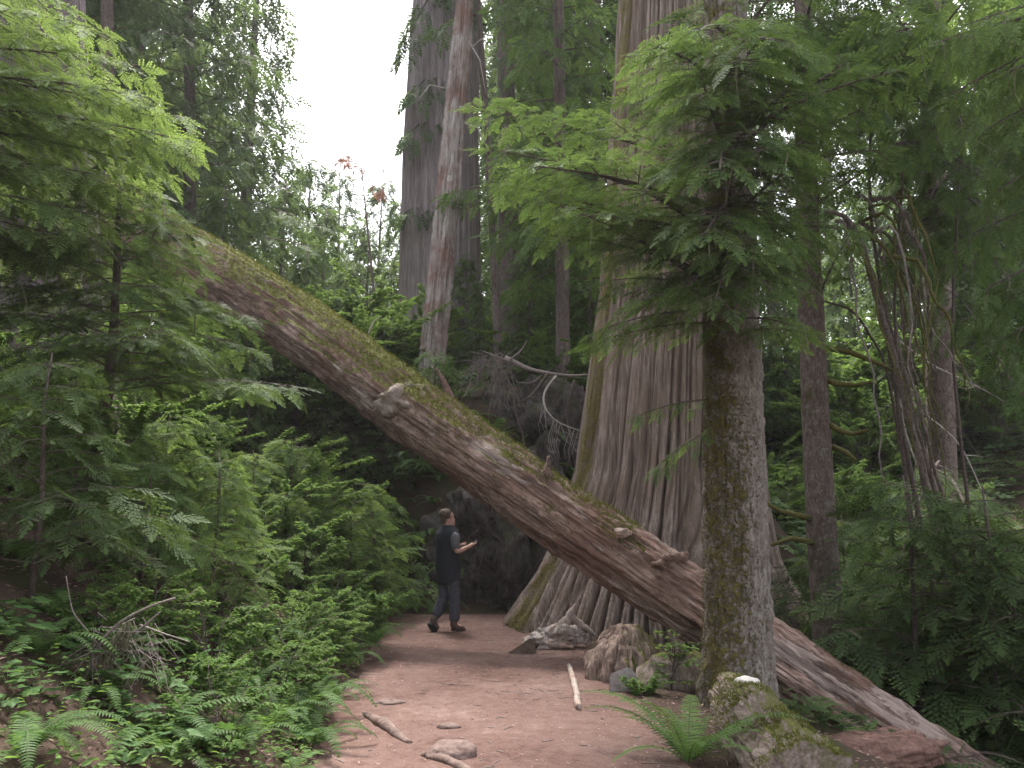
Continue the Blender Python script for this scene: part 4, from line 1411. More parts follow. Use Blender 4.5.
# leafy sprout beside the stump
e = make_shrub(601, M['leaf_bright'], h=.66, spread=.28, stems=6, leaves=150, leaf=.055)
e.name = 'leafy_sprout'
COL.objects.link(e)
p = ground_at(672, 690)
e.location = [p[0], p[1], p[2] - .02]
tag(e, 'bright leafy sprout growing between the stump and the mossy trunk', 'shrub')
e = make_shrub(602, M['leaf'], h=.26, spread=.40, stems=8, leaves=260, leaf=.04)
e.name = 'leafy_sprout'
COL.objects.link(e)
p = ground_at(640, 694)
e.location = [p[0], p[1], p[2] - .02]
tag(e, 'low green sprout at the foot of the pointed grey stone', 'shrub')
e = make_shrub(603, M['leaf_bright'], h=.5, spread=.5, stems=8, leaves=420, leaf=.06)
e.name = 'leafy_sprout'
COL.objects.link(e)
p = at(1005, 775, 8.6)
e.location = [p[0], p[1], hz(p[0], p[1])]
tag(e, 'bright green leafy plant below the log in the lower right corner', 'shrub')

# right side saplings and shrubs
for k, (px, Y, s, lab) in enumerate([
        (865, 11.0, 1.35, 'dark drooping sapling just behind the lower log, right of the slim trunk'), (930, 10.2, 1.5, 'dark sapling between the slim trunk and the short fallen branch'),
        (1000, 10.5, 1.7, 'dark sapling at the right edge below the drooping boughs'), (800, 11.8, 1.3, 'shaded sapling between the mossy trunk and the slim trunk'),
        (960, 12.6, 1.8, 'tall shaded sapling at the feet of the leaning maple stems'), (1050, 11.8, 2.0, 'shaded sapling at the right edge behind the others'),
        (840, 14.5, 1.7, 'shaded sapling behind the slim trunk, in front of the bright shrubs'),
        (905, 9.6, 2.1, 'dark sapling in front of the feet of the leaning maple stems'), (975, 9.2, 2.2, 'dark sapling nearest the right edge above the lower log'), (1035, 9.4, 2.1, 'tall dark sapling cut by the right edge'),
        (940, 11.6, 2.1, 'tall dark sapling among the leaning maple stems'), (880, 12.4, 1.8, 'dark sapling just right of the slim trunk, further back')]):
    X_ = (px - 512) / F_PX * Y
    place(SAPD[k % 2], [X_, Y, hz(X_, Y)], k * 1.3, s, lab, 'sapling', 'shaded saplings on the right')
rq = np.random.RandomState(5)
GL = 'bright green shrub on the sunlit slope far behind the leaning maple stems'
for k in range(24):
    px, Y = rq.uniform(770, 930), rq.uniform(18, 27)
    X_ = (px - 512) / F_PX * Y
    place((SHT if k % 3 else SH)[k % 2], [X_, Y, hz(X_, Y)], rq.uniform(0, 6), rq.uniform(.8, 1.5), GL, 'shrub', 'shrubs on the far right slope')
GL = 'pale green bushy young tree on the far right slope, seen between the trunks'
for k in range(34):
    px, Y = rq.uniform(765, 1060), rq.uniform(23, 33)
    X_ = (px - 512) / F_PX * Y
    place(SHT[k % 2], [X_, Y, hz(X_, Y)], rq.uniform(0, 6), rq.uniform(1.5, 2.6), GL, 'bush', 'bushy young trees on the far right slope')
GL = 'leafy shrub on the slope behind the fallen log and the snag'
for k in range(84):
    px, Y = rq.uniform(200, 600), rq.uniform(18, 32)
    X_ = (px - 512) / F_PX * Y
    place((SHT if k % 2 else SH)[k // 2 % 2], [X_, Y, hz(X_, Y)], rq.uniform(0, 6), rq.uniform(.8, 1.4), GL, 'shrub', 'shrubs on the slope behind the log')

GL = 'leafy shrub in the thicket on the slope left of the log'
for k in range(46):
    px, Y = rq.uniform(-20, 330), rq.uniform(9.5, 18)
    X_ = (px - 512) / F_PX * Y
    place((SHT + SH)[k % 6], [X_, Y, hz(X_, Y)], rq.uniform(0, 6), rq.uniform(.8, 1.3), GL, 'shrub', 'shrubs on the slope left of the log')

GL = 'bright bushy young tree in the gap between the log top and the sky'
for k in range(26):
    px, Y = rq.uniform(205, 410), rq.uniform(18.0, 25)
    X_ = (px - 512) / F_PX * Y
    place(SHT[k % 2], [X_, Y, hz(X_, Y)], rq.uniform(0, 6), rq.uniform(1.3, 2.0) * (.8 if px > 345 else 1), GL, 'bush', 'bushy young trees below the open sky')
# young conifers on the back slope
CON = []
for k in range(3):
    e = bpy.data.objects.new('young_conifer', None)
    m2 = MB()
    h = 5.0
    pp = np.array([[0, 0, -.4], [.05, 0, h * .5], [0, .05, h]])
    m2.tube(pp, [.06, .04, .01], 7)
    m2.build('trunk', M['far_trunk'], e, smooth=True)
    fo = Foliage(700 + k)
    crown(fo, axis_fn(pp), .5, h * .98, 1.3, 60, top_r=.15, spray=.34, lod=2, dens=.8, droop=.3, elev=.0, wood=.012, width=.4)
    fo.finish(2).build('crown', CROWN_FAR if k else CROWN_MATS, e)
    CON.append(e)
for k, (px, Y, s, lab) in enumerate([
        (245, 17.5, .8, 'young conifer just behind the upper end of the fallen log'), (300, 21, .8, 'young conifer behind the log, under the open sky'), (340, 25, .75, 'young conifer below the open sky, beside the far cedar'),
        (210, 20, 1.1, 'young conifer behind the log top, at the foot of the tall hemlock'), (480, 21, .55, 'young conifer between the snag and the thin trunk'),
        (530, 22, .85, 'young conifer between the round dark trunk and the dark hemlock'), (590, 21, 1.0, 'young conifer filling the gap left of the giant cedar'),
        (545, 27, 1.2, 'taller conifer farther back between the dark trunks'), (395, 30, .9, 'young conifer left of the far cedar, below the sky'), (150, 15.5, 1.0, 'young conifer behind the young hemlock on the bank'),
        (318, 27, 1.15, 'bushy young conifer at the left foot of the open sky'), (362, 30, 1.05, 'bushy young conifer in the middle below the open sky'), (388, 27, .8, 'young conifer touching the far cedar on its left'),
        (275, 25, 1.3, 'young conifer under the hanging boughs of the tall hemlock'), (335, 20, .55, 'low young conifer just above the mossy log top'), (466, 24, .7, 'low young conifer at the foot of the far cedar'),
        (300, 38, 1.9, 'pale far conifer at the left side of the sky gap'), (330, 46, 2.1, 'pale far conifer in the sky gap, just left of the red dead tree'), (352, 40, 1.35, 'pale far conifer right behind the red dead tree'),
        (375, 44, 1.9, 'pale far conifer in the sky gap, just right of the red dead tree'), (395, 38, 1.5, 'pale far conifer against the far cedar at the sky gap'), (318, 34, 1.3, 'far conifer at the bottom left of the sky gap'),
        (790, 27, 1.5, 'young conifer far behind, just right of the mossy trunk'), (860, 31, 1.6, 'young conifer far behind the bent maple stems'), (915, 26, 1.4, 'young conifer on the far right slope behind the maple branches'),
        (980, 30, 1.7, 'young conifer on the far right slope near the right edge'), (830, 36, 1.9, 'young conifer farthest back, between the slim trunk and the maple stems')]):
    X_ = (px - 512) / F_PX * Y
    place(CON[k % 3], [X_, Y, hz(X_, Y)], k * 2.2, s, lab, 'conifer', 'young conifers on the slope behind the log')

# tall background conifers
BC = []
for k in range(3):
    e = bpy.data.objects.new('background_conifer', None)
    h = 24.0
    pp = np.array([[0, 0, -.8], [.1, 0, h * .5], [0, .1, h]])
    trunk(pp, [.34, .22, .04], 18, 30, noise_amp=.05).build('trunk', M['far_trunk'], e, smooth=True)
    fo = Foliage(730 + k)
    crown(fo, axis_fn(pp), 3.0, h * .98, 3.6, 150, top_r=.4, spray=.75, lod=3, dens=.42, droop=.45, elev=-.12, wood=.03, width=.35)
    fo.finish(3).build('crown', CROWN_FAR, e)
    BC.append(e)
GL = 'tall conifer in the hazy wood behind the trunks'
for k, (px, Y) in enumerate([(40, 24), (110, 28), (845, 46), (915, 54), (-20, 20), (235, 33), (160, 36), (70, 40), (525, 34), (585, 30), (620, 36), (560, 42), (495, 44), (690, 30), (985, 27), (1040, 35),
                             (1090, 24), (780, 44), (650, 48), (20, 50), (-90, 30), (1120, 44), (535, 52), (600, 26)]):
    X_ = (px - 512) / F_PX * Y
    place(BC[k % 3], [X_, Y, hz(X_, Y)], k * 1.9, .85 + .3 * ((k * 7) % 5) / 5, GL, 'conifer', 'tall conifers of the wood behind')

GL = 'tall unseen conifer of the wood round the viewpoint, added to block light'
for k, (x_, y_) in enumerate([(-8.5, 1.0), (-6, -14), (6, -18), (-14, -9)]):  # out of view, added to block low sky light and shade the left bank
    place(BC[k % 3], [x_, y_, hz(x_, y_)], k * 1.3, .9 + .2 * (k % 3) / 3, GL, 'conifer', 'unseen conifers added round the viewpoint')

# dead red young tree under the sky
X_ = (352 - 512) / F_PX * 23
e = thing('dead_fir', 'small dead tree with rusty red needles under the open sky', 'dead tree', [X_, 23, hz(X_, 23)])
fo = Foliage(760)
p0 = np.array([X_, 23, hz(X_, 23)])
tp_ = [at(345, 150, 23), at(378, 186, 23)]
m2 = MB()
m2.tube(np.array([p0 - [0, 0, .3], (p0 + tp_[1]) / 2 + [.2, 0, 0], (tp_[0] + tp_[1]) / 2]), [.06, .04, .015], 6)
m2.build('trunk', M['far_trunk'], e, smooth=True, origin=p0)
for q in range(7):
    fo.bough((tp_[0] + tp_[1]) / 2 + rs.normal(0, .15, 3), tp_[q % 2] + rs.normal(0, .25, 3), width=.25, sag=.05, dens=.7, droop=.3, spray=.28, lod=2, wood=.012)
fo.finish(2).build('crown', [M['redneedle'], M['twig'], M['lichen']], e, origin=p0)

# ------------------------------------------------------------------ bank rock, roots, hollow behind the log
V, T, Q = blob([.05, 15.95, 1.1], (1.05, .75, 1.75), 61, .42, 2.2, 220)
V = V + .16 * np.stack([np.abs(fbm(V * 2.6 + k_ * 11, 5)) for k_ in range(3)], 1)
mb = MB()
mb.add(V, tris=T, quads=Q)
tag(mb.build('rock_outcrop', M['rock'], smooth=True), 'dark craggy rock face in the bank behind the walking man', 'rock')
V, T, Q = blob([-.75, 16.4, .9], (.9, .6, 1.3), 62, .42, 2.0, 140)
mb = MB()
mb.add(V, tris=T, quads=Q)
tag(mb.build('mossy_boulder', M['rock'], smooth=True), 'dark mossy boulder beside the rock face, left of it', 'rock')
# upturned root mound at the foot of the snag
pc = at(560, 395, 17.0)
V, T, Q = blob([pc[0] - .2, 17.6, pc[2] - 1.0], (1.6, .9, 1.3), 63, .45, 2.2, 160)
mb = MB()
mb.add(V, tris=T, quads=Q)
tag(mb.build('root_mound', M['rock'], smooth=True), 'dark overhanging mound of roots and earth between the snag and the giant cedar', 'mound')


def rock_roots():
    r_ = np.random.RandomState(15)
    m_ = MB()
    for q in range(16):
        x_ = r_.uniform(-.75, .75)
        z_ = r_.uniform(.6, 2.4)
        P_ = [np.array([x_, 15.14 - .15 * r_.rand() + .25 * abs(x_), z_])]
        for _ in range(6):
            P_.append(P_[-1] + np.array([r_.normal(0, .09), r_.normal(0, .03), -r_.uniform(.05, .2)]))
        m_.tube(np.array(P_), np.linspace(r_.uniform(.006, .02), .003, 7), 5, cap=False)
    tag(m_.build('hanging_roots', M['twig'], smooth=True), 'thin grey roots hanging over the dark rock face', 'roots', kind='stuff')


rock_roots()


def curve_pts(pl, Ys_, n=24, it=4):
    pp = np.array([at(px, py, Y) for (px, py), Y in zip(pl, Ys_)])
    u = np.linspace(0, len(pp) - 1, n)
    sm = np.stack([np.interp(u, np.arange(len(pp)), pp[:, c]) for c in range(3)], 1)
    for _ in range(it):
        sm[1:-1] = (sm[:-2] + sm[1:-1] * 2 + sm[2:]) / 4
    return sm


m2 = MB()
sm = curve_pts([(498, 350), (520, 365), (555, 375), (585, 372), (640, 374), (682, 376)][:4] + [(600, 372)], [15.6] * 5)
sm = curve_pts([(505, 358), (530, 370), (565, 376), (612, 374)], [15.6, 15.5, 15.4, 15.3])
m2.tube(sm, np.linspace(.055, .014, len(sm)), 7)
for pl in ([(545, 372), (532, 384), (516, 382)], [(510, 360), (522, 350), (527, 340)], [(512, 362), (495, 356), (480, 350)]):
    s2 = curve_pts(pl, [15.5] * 3, 8, 1)
    m2.tube(s2, np.linspace(.02, .008, 8), 5)
tag(m2.build('dead_branch', M['greytwig'], smooth=True), 'grey dead branch lying across the top of the dark hollow', 'branch')
m2 = MB()
sm = curve_pts([(556, 376), (543, 392), (544, 408), (556, 422), (572, 428), (590, 434)], [15.2, 15.1, 15.0, 15.0, 15.0, 15.1])
m2.tube(sm, np.linspace(.022, .008, len(sm)), 6)
r2 = np.random.RandomState(4)
for q in range(26):
    a = sm[r2.randint(7, 23)]
    e_ = a + np.array([r2.uniform(-.1, .45), r2.uniform(-.15, .15), r2.uniform(-.75, -.2)])
    m2.tube(np.array([a, (a + e_) / 2 + [-.08, 0, -.05], e_]), [.005, .0035, .0015], 3, cap=False)
tag(m2.build('dead_branch', M['paletwig'], smooth=True), 'pale hooked dead branch with fine hanging twigs in front of the dark hollow', 'branch')
m2 = MB()
for q in range(110):
    a = at(r2.uniform(472, 510), r2.uniform(352, 372), 15.8 + r2.uniform(-.2, .2))
    e_ = a + np.array([r2.uniform(-.55, .45), r2.uniform(-.2, .2), r2.uniform(-1.0, .15)])
    m2.tube(np.array([a, (a + e_) / 2 + r2.normal(0, .08, 3), e_]), [.007, .005, .002], 3, cap=False)
tag(m2.build('twigs', M['greytwig'], smooth=True), 'tangle of dry grey twigs hanging behind the fallen log', 'twigs', kind='stuff')
for k, (lab, pl) in enumerate([('thin hanging root on the left of the dark hollow', [(515, 388), (514, 410), (522, 432), (526, 450)]),
                               ('dark sloping root crossing above the dark hollow', [(548, 374), (532, 396), (520, 402)]),
                               ('dark bent root beside the dark hollow, nearest the giant cedar', [(575, 380), (566, 410), (572, 450), (566, 470)])]):
    m2 = MB()
    s2 = curve_pts(pl, [15.2] * len(pl), 14, 2)
    m2.tube(s2, np.linspace(.035, .015, 14), 6)
    tag(m2.build('root', M['twig'], smooth=True), lab, 'root')
m2 = MB()
s2 = curve_pts([(436, 368), (443, 380), (452, 402)], [15.4, 15.3, 15.2], 12, 1)
m2.tube(s2, np.linspace(.015, .09, 12), 7)
tag(m2.build('broken_splinter', M['redlog'], smooth=True), 'orange-brown broken splinter of wood just behind the mossy log top', 'wood')
m2 = MB()
s2 = curve_pts([(368, 334), (374, 320), (382, 316)], [13.6] * 3, 10, 1)
m2.tube(s2, np.linspace(.015, .006, 10), 5)
tag(m2.build('dead_twig', M['paletwig'], smooth=True), 'short curved pale twig standing on the log edge', 'twig')

# ------------------------------------------------------------------ trail side things
# bleached driftwood root
p = ground_at(562, 648)
dw = thing('bleached_root', 'bleached broken root wood lying on the trail at the cedar foot', 'root', p)
V, T, Q = blob([-.06, 0, .10], (.34, .16, .15), 68, .45, 1.9, 120)
gr_ = np.abs(vnoise(np.stack([V[:, 0] * 2.2, V[:, 1] * 11, V[:, 2] * 11], 1)))
V += (V - np.array([-.06, 0, .1])) * (-.35 * (1 - np.clip(gr_ * 2.6, 0, 1)))[:, None]
V[:, 2] += .10 * V[:, 0]
V += .03 * np.stack([fbm(V * 14 + k_ * 9, 4) for k_ in range(3)], 1)
m2 = MB()
m2.add(V, tris=T, quads=Q)
m2.build('root_trunk', M['driftwood'], dw, smooth=True)
for pl, r0 in (([(-.02, 0, .16), (.04, 0, .28), (.12, 0, .38), (.17, .01, .46)], .075), ([(.10, .02, .34), (.20, -.02, .27), (.30, -.03, .19), (.42, -.02, .12)], .05), ([(-.3, -.05, .1), (-.16, -.15, .06), (.0, -.2, .05), (.12, -.22, .03)], .06),
               ([(-.25, 0, .08), (-.38, -.02, .09), (-.46, -.03, .05)], .06), ([(.1, 0, .1), (.22, .04, .12), (.30, .06, .04)], .07)):
    m3 = MB()
    pp_ = np.array(pl)
    u = np.linspace(0, len(pp_) - 1, 20)
    pp_ = np.stack([np.interp(u, np.arange(len(pl)), pp_[:, c]) for c in range(3)], 1)
    m3.tube(pp_, np.linspace(r0, r0 * .25, 20) * (1 + .25 * rs.normal(0, 1, 20) * .5), 12)
    V0 = m3.V[-1]
    m3.V[-1] = V0 + .03 * np.stack([fbm(V0 * 11 + k_ * 9, 4) for k_ in range(3)], 1)
    m3.build('root_arm', M['driftwood'], dw, smooth=True)
dw.scale = (1.08, 1.05, 1.15)
# mossy stump
p = at(624, 655, 9.15)
p[2] = hz(p[0], p[1])
st = thing('mossy_stump', 'broken mossy stump with sloping top right of the bleached root', 'stump', p)
V, T, Q = blob([.02, .05, .10], (.44, .34, .41), 71, .16, 1.6, 150)
an_ = np.arctan2(V[:, 1], V[:, 0])
gr_ = np.abs(vnoise(np.stack([np.cos(an_) * 5, np.sin(an_) * 5, V[:, 2] * .8], 1)))
V[:, :2] *= (1 - .28 * (1 - np.clip(gr_ * 2.8, 0, 1)))[:, None]
face = np.clip(-(V[:, 0] * .75 + V[:, 1] * .66) - .05, 0, 1)
V[:, :2] += (face * np.clip(V[:, 2] / .5, 0, 1))[:, None] * np.array([.55, .45])
V += .05 * np.stack([fbm(V * 6 + k_ * 9, 4) for k_ in range(3)], 1)
m2 = MB()
m2.add(V, tris=T, quads=Q)
m2.build('stump_wood', M['stump'], st, smooth=True)
# mossy root ridge right of it
p = at(684, 690, 8.9)
p[2] = hz(p[0], p[1])
V, T, Q = blob([p[0], p[1], p[2] + .06], (.45, .30, .25), 72, .3, 1.6, 50)
mb = MB()
mb.add(V, tris=T, quads=Q)
tag(mb.build('mossy_mound', M['mosslog'], smooth=True), 'low mossy mound between the stump and the mossy trunk', 'mound')


def rock(px, py, Y, s, sd, mat, name, lab, rot=0.0, sub=30, amp=.25, lift=.3, freq=1.3):
    p_ = at(px, py, Y)
    z_ = hz(p_[0], p_[1])
    c, s_ = math.cos(rot), math.sin(rot)
    V, T, Q = blob([p_[0], p_[1], z_ + s[2] * lift], s, sd, amp, freq, sub, rot=[[c, -s_, 0], [s_, c, 0], [0, 0, 1]])
    m_ = MB()
    m_.add(V, tris=T, quads=Q)
    return tag(m_.build(name, M[mat], smooth=True), lab, 'rock')


def wedge(px, py, Y, pts2, depth, mat, name, lab, cat='rock', sd=1):
    """angular rock: extruded outline with a ridge"""
    p_ = at(px, py, Y)
    z_ = hz(p_[0], p_[1])
    import bmesh
    bm = bmesh.new()
    fr = [bm.verts.new((p_[0] + a, p_[1] - depth * .5, z_ + b_)) for a, b_ in pts2]
    bk = [bm.verts.new((p_[0] + a * .8 + .03, p_[1] + depth * .5, z_ + b_ * .8)) for a, b_ in pts2]
    bm.faces.new(fr)
    bm.faces.new(bk[::-1])
    for q in range(len(fr)):
        bm.faces.new([fr[q], bk[q], bk[(q + 1) % len(fr)], fr[(q + 1) % len(fr)]])
    bmesh.ops.recalc_face_normals(bm, faces=bm.faces)
    bmesh.ops.bevel(bm, geom=bm.edges[:], offset=.012, segments=2, affect='EDGES')
    me = bpy.data.meshes.new(name)
    bm.to_mesh(me)
    bm.free()
    me.materials.append(M[mat])
    o_ = bpy.data.objects.new(name, me)
    COL.objects.link(o_)
    return tag(o_, lab, cat)


wedge(518, 648, 10.9, [(-.22, -.05), (.20, -.05), (.22, .10), (.15, .19), (.05, .12)], .25, 'brownrock', 'brown_rock', 'small dark brown wedge-shaped rock left of the bleached root')
wedge(621, 670, 8.6, [(-.14, -.05), (.17, -.05), (.14, .16), (.06, .24), (-.12, .17)], .22, 'stone', 'grey_stone', 'pointed grey stone in front of the mossy stump')
rock(453, 744, 6.25, (.17, .15, .085), 74, 'trailstone', 'trail_stone', 'rounded dusty stone set in the trail', .3, lift=.15, amp=.20, sub=50)
rock(449, 714, 7.0, (.085, .06, .03), 75, 'trailstone', 'trail_stone', 'small flat stone just behind the rounded stone in the trail', .1)
rock(388, 690, 7.9, (.14, .09, .03), 76, 'trailstone', 'trail_stone', 'flat stone near the left trail edge', .2)
rock(583, 765, 5.75, (.06, .05, .025), 77, 'trailstone', 'trail_stone', 'tiny stone at the bottom edge of the trail', .2)


def ground_stick(pl, radii, name, lab, mat, cat, lift=.5):
    P_ = []
    for px, py in pl:
        g_ = ground_at(px, py)
        P_.append(g_)
    P_ = np.array(P_)
    u = np.linspace(0, len(P_) - 1, 28)
    sm_ = np.stack([np.interp(u, np.arange(len(P_)), P_[:, c]) for c in range(3)], 1)
    for _ in range(2):
        sm_[1:-1] = (sm_[:-2] + sm_[1:-1] * 2 + sm_[2:]) / 4
    rr2 = np.interp(u, np.arange(len(P_)), radii)
    sm_[:, 2] = height(sm_[:, 0], sm_[:, 1]) + rr2 * lift
    m_ = MB()
    m_.tube(sm_, rr2, 9)
    V0_ = m_.V[-1]
    m_.V[-1] = V0_ + .012 * np.stack([fbm(V0_ * 14 + k_ * 9, 3) for k_ in range(3)], 1)
    return tag(m_.build(name, M[mat], smooth=True), lab, cat)


ground_stick([(569, 668), (574, 685), (579, 712)], [.025, .032, .028], 'fallen_stick', 'pale straight stick lying along the trail below the bleached root', 'driftwood', 'stick', .8)
ground_stick([(364, 715), (380, 726), (396, 737), (410, 745)], [.02, .05, .04, .02], 'tree_root', 'knobbly root breaking the trail surface, left of the rounded stone', 'trailstone', 'root', .35)
ground_stick([(424, 757), (440, 762), (458, 769), (474, 777)], [.025, .035, .035, .02], 'tree_root', 'root breaking the trail surface below the rounded stone', 'trailstone', 'root', .35)

# moss covered log stub, bottom right
p = at(765, 745, 6.7)
g0 = hz(p[0], p[1])
a0 = at(735, 690, 7.75)
a1 = at(800, 830, 5.6)
a0[2] = hz(a0[0], a0[1]) + .05
a1[2] = hz(a1[0], a1[1]) + .02
ml = thing('mossy_log', 'short thick log covered in yellow-green moss in front of the mossy trunk', 'log', a1)
Lm = np.linalg.norm(a0 - a1)
rm_ = Vector((a0 - a1) / Lm).to_track_quat('Z', 'Y').to_matrix()
ml.rotation_euler = rm_.to_euler()
trunk(np.array([[0, 0, -.3], [0.02, 0, Lm * .5], [0, .03, Lm]]), [.29, .29, .24], 160, 220, noise_amp=.10, noise_scale=(1.6, 1.6, 1.2), bumps=.05, furrow=.08, furrow_k=8, groove=.03, groove_k=6, groove_z=1.5, seed=78).build('log_wood', M['mosslog'], ml, smooth=True)
Rml = np.array(rm_)
moss_tufts(ml, [c for c in ml.children if c.name.startswith('log_wood')][0], lambda co, no: ((no @ Rml.T)[:, 2] > .45) & (fbm(co * 3 + 2, 4) > -.08), 6000, (.012, .035), 'mosstuft', 'moss', 8)
rock(748, 693, 7.35, (.10, .07, .035), 79, 'white', 'white_fungus', 'white lump of fungus on the end of the mossy log', .2, amp=.35).location.z = .30
rock(885, 775, 7.4, (.62, .36, .17), 80, 'redlog', 'red_hump', 'reddish brown rotten wood hump under the lower end of the fallen log', .5, 120, .30, .1, 1.6)
rock(1000, 735, 10.5, (.8, .4, .38), 81, 'redlog', 'red_mound', 'reddish mound behind the lower end of the fallen log, right edge', .2, 50, .2, .3)
m2 = MB()
s2 = curve_pts([(918, 700), (938, 682), (958, 666), (974, 655)], [10.6, 10.5, 10.4, 10.3], 16, 1)
m2.tube(s2, np.linspace(.11, .085, 16), 10)
tag(m2.build('fallen_branch', M['mosstwig'], smooth=True), 'short thick dark fallen branch propped up behind the lower log', 'branch')

# lichen covered dead branch, lower left
Yd = 4.6
g = ground_at(100, 690)
Yd = g[1]
m2 = MB()
for pl, r0 in (([(80, 702), (86, 672), (98, 645), (118, 622), (150, 606), (175, 598)], .012), ([(98, 645), (120, 640), (142, 628), (160, 612)], .010), ([(98, 645), (85, 628), (72, 612), (66, 576)], .006),
               ([(100, 648), (120, 668), (132, 690)], .005), ([(96, 650), (70, 662), (55, 668)], .005), ([(140, 625), (165, 634), (190, 642)], .006)):
    s2 = curve_pts(pl, np.linspace(Yd, Yd - .15, len(pl)), 16, 2)
    m2.tube(s2, np.linspace(r0, r0 * .45, 16), 6)
r2 = np.random.RandomState(6)
for q in range(60):
    a = at(r2.uniform(90, 160), r2.uniform(612, 660), Yd - .05 + r2.uniform(-.1, .1))
    e_ = a + np.array([r2.uniform(-.22, .22), r2.uniform(-.1, .1), r2.uniform(-.28, .02)])
    m2.tube(np.array([a, (a + e_) / 2 + r2.normal(0, .02, 3), e_]), [.0028, .002, .001], 3, cap=False)
db = m2.build('dead_branch', M['greytwig'], smooth=True)
tag(db, 'pale dead branch with lichen standing on the dark bank above the big fern', 'branch')
m2 = MB()
a_, b_, c_ = at(130, 622, Yd - .1), at(108, 650, Yd - .1), at(138, 630, Yd - .12)
V, T, Q = blob((a_ + b_) / 2, (.022, .015, .06), 84, .5, 2.5, 30, rot=Matrix.Rotation(.7, 3, 'Y'))
m2.add(V, tris=T, quads=Q)
for q in range(90):
    f_ = r2.rand()
    p_ = a_ + (b_ - a_) * f_ + r2.normal(0, .012, 3)
    m2.tube(np.array([p_, p_ + np.array([r2.normal(0, .02), r2.normal(0, .02), -.04]), p_ + np.array([r2.normal(.01, .035), r2.normal(0, .03), -r2.uniform(.05, .13)])]), [.004, .003, .001], 3, cap=False)
m2.build('lichen', M['lichen'], db, smooth=True)

# ------------------------------------------------------------------ stuff: ground cover, litter, far undergrowth
rg = np.random.RandomState(12)


def scatter(n, xr, yr, cond):
    x = rg.uniform(*xr, n)
    y = rg.uniform(*yr, n)
    k = cond(x, y)
    x, y = x[k], y[k]
    return np.stack([x, y, height(x, y)], 1)


def cover(name, lab, P, tmpl, size, up, mats, tilt=.4):
    k = len(P)
    a = rg.uniform(0, 6.28, k)
    D = np.stack([np.cos(a), np.sin(a), rg.uniform(-.3, .35, k)], 1)
    U_ = np.stack([rg.normal(0, tilt, k), rg.normal(0, tilt, k), np.ones(k)], 1)
    S = rg.uniform(*size, k)
    P = P.copy()
    P[:, 2] += rg.uniform(*up, k)
    m_ = MB()
    cl = np.clip(.5 + .6 * fbm(P * 1.3, 3) + rg.uniform(-.3, .3, k), 0, 1)
    m_.inst(tmpl, frames(D, U_) * S[:, None, None], P, cl)
    o_ = m_.build(name, mats)
    return tag(o_, lab, kind='stuff')


lb_ = lambda x, y: (x < trail_left(y) - .05 + .14 * fbm(np.stack([y * 2.2, 0 * y, 0 * y], 1), 3))
dens_ = lambda x, y, th: fbm(np.stack([x, y, 0 * x], 1) * .9 + 4, 3) > th
P1 = scatter(34000, (-9, -1.2), (2.5, 17), lambda x, y: lb_(x, y) & dens_(x, y, -.12))
cover('undergrowth', 'low leafy ground cover over the left bank', P1, LEAF, (.025, .06), (.01, .22), [M['leaf']])
P1 = scatter(5000, (-3.4, -1.2), (3.5, 13), lambda x, y: lb_(x, y) & (x > trail_left(y) - .75))
cover('trailside_plants', 'bright low plants lining the left edge of the trail', P1, LEAF, (.03, .07), (.01, .16), [M['leaf_bright']])
P1 = scatter(52000, (-14, 24), (16.5, 46), lambda x, y: dens_(x, y, -.15))
cover('far_undergrowth', 'green undergrowth covering the slopes behind', P1, SP3[0], (.25, .7), (.02, .7), [M['needle_far']])
P1 = scatter(14000, (2.4, 9), (7.5, 17), lambda x, y: dens_(x, y, .05) & (np.hypot(x - 2.9, y - 13.8) > 2.6))
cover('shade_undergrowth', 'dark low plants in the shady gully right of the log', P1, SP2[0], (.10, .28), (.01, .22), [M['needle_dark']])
# litter flakes on trail and bank
FL = (np.array([[0, 0, 0], [.5, .22, .03], [1, 0, 0], [.5, -.2, .05]]), np.array([[0, 1, 2], [0, 2, 3]]), np.zeros(4))
P1 = scatter(20000, (-2.6, 3.0), (3.5, 16), lambda x, y: (x > trail_left(y) + .05) & (x < trail_right(y) + .5) & (rg.rand(len(x)) < .34 + .66 * sstep(-.1, .5, x - trail_right(y) + .35)))
P1[:, 2] += .008
cover('leaf_litter', 'small dry flakes, needles and chips scattered on the trail', P1, FL, (.010, .036), (0, .006), [M['litter']], .25)
P1 = scatter(16000, (-6.5, -1.2), (2.5, 12), lambda x, y: lb_(x, y))
cover('leaf_litter', 'dry leaves and chips lying on the left bank', P1, FL, (.015, .055), (.005, .03), [M['litter']], .35)
P1 = scatter(7000, (1.0, 5.5), (4.5, 13), lambda x, y: x > trail_right(y) + .3)
cover('leaf_litter', 'dry reddish litter on the ground right of the trail', P1, FL, (.012, .05), (.005, .02), [M['litter']], .35)

m2 = MB()
for q in range(420):
    y_ = rg.uniform(4.5, 14)
    tr_ = float(trail_right(y_))
    x_ = rg.uniform(float(trail_left(y_)) - .1, tr_ + .7) if q % 3 else tr_ + rg.uniform(-.2, .8)
    a_ = rg.uniform(0, 6.28)
    l_ = rg.uniform(.03, .16)
    p_ = np.array([[x_, y_, 0], [x_ + math.cos(a_) * l_ * .5 + rg.normal(0, .008), y_ + math.sin(a_) * l_ * .5, 0], [x_ + math.cos(a_) * l_, y_ + math.sin(a_) * l_, 0]])
    p_[:, 2] = height(p_[:, 0], p_[:, 1]) + .010
    m2.tube(p_, [.003, .0035, .002], 4, cap=False)
tag(m2.build('twig_litter', M['greytwig'], smooth=True), 'small broken twigs lying over the trail', kind='stuff')

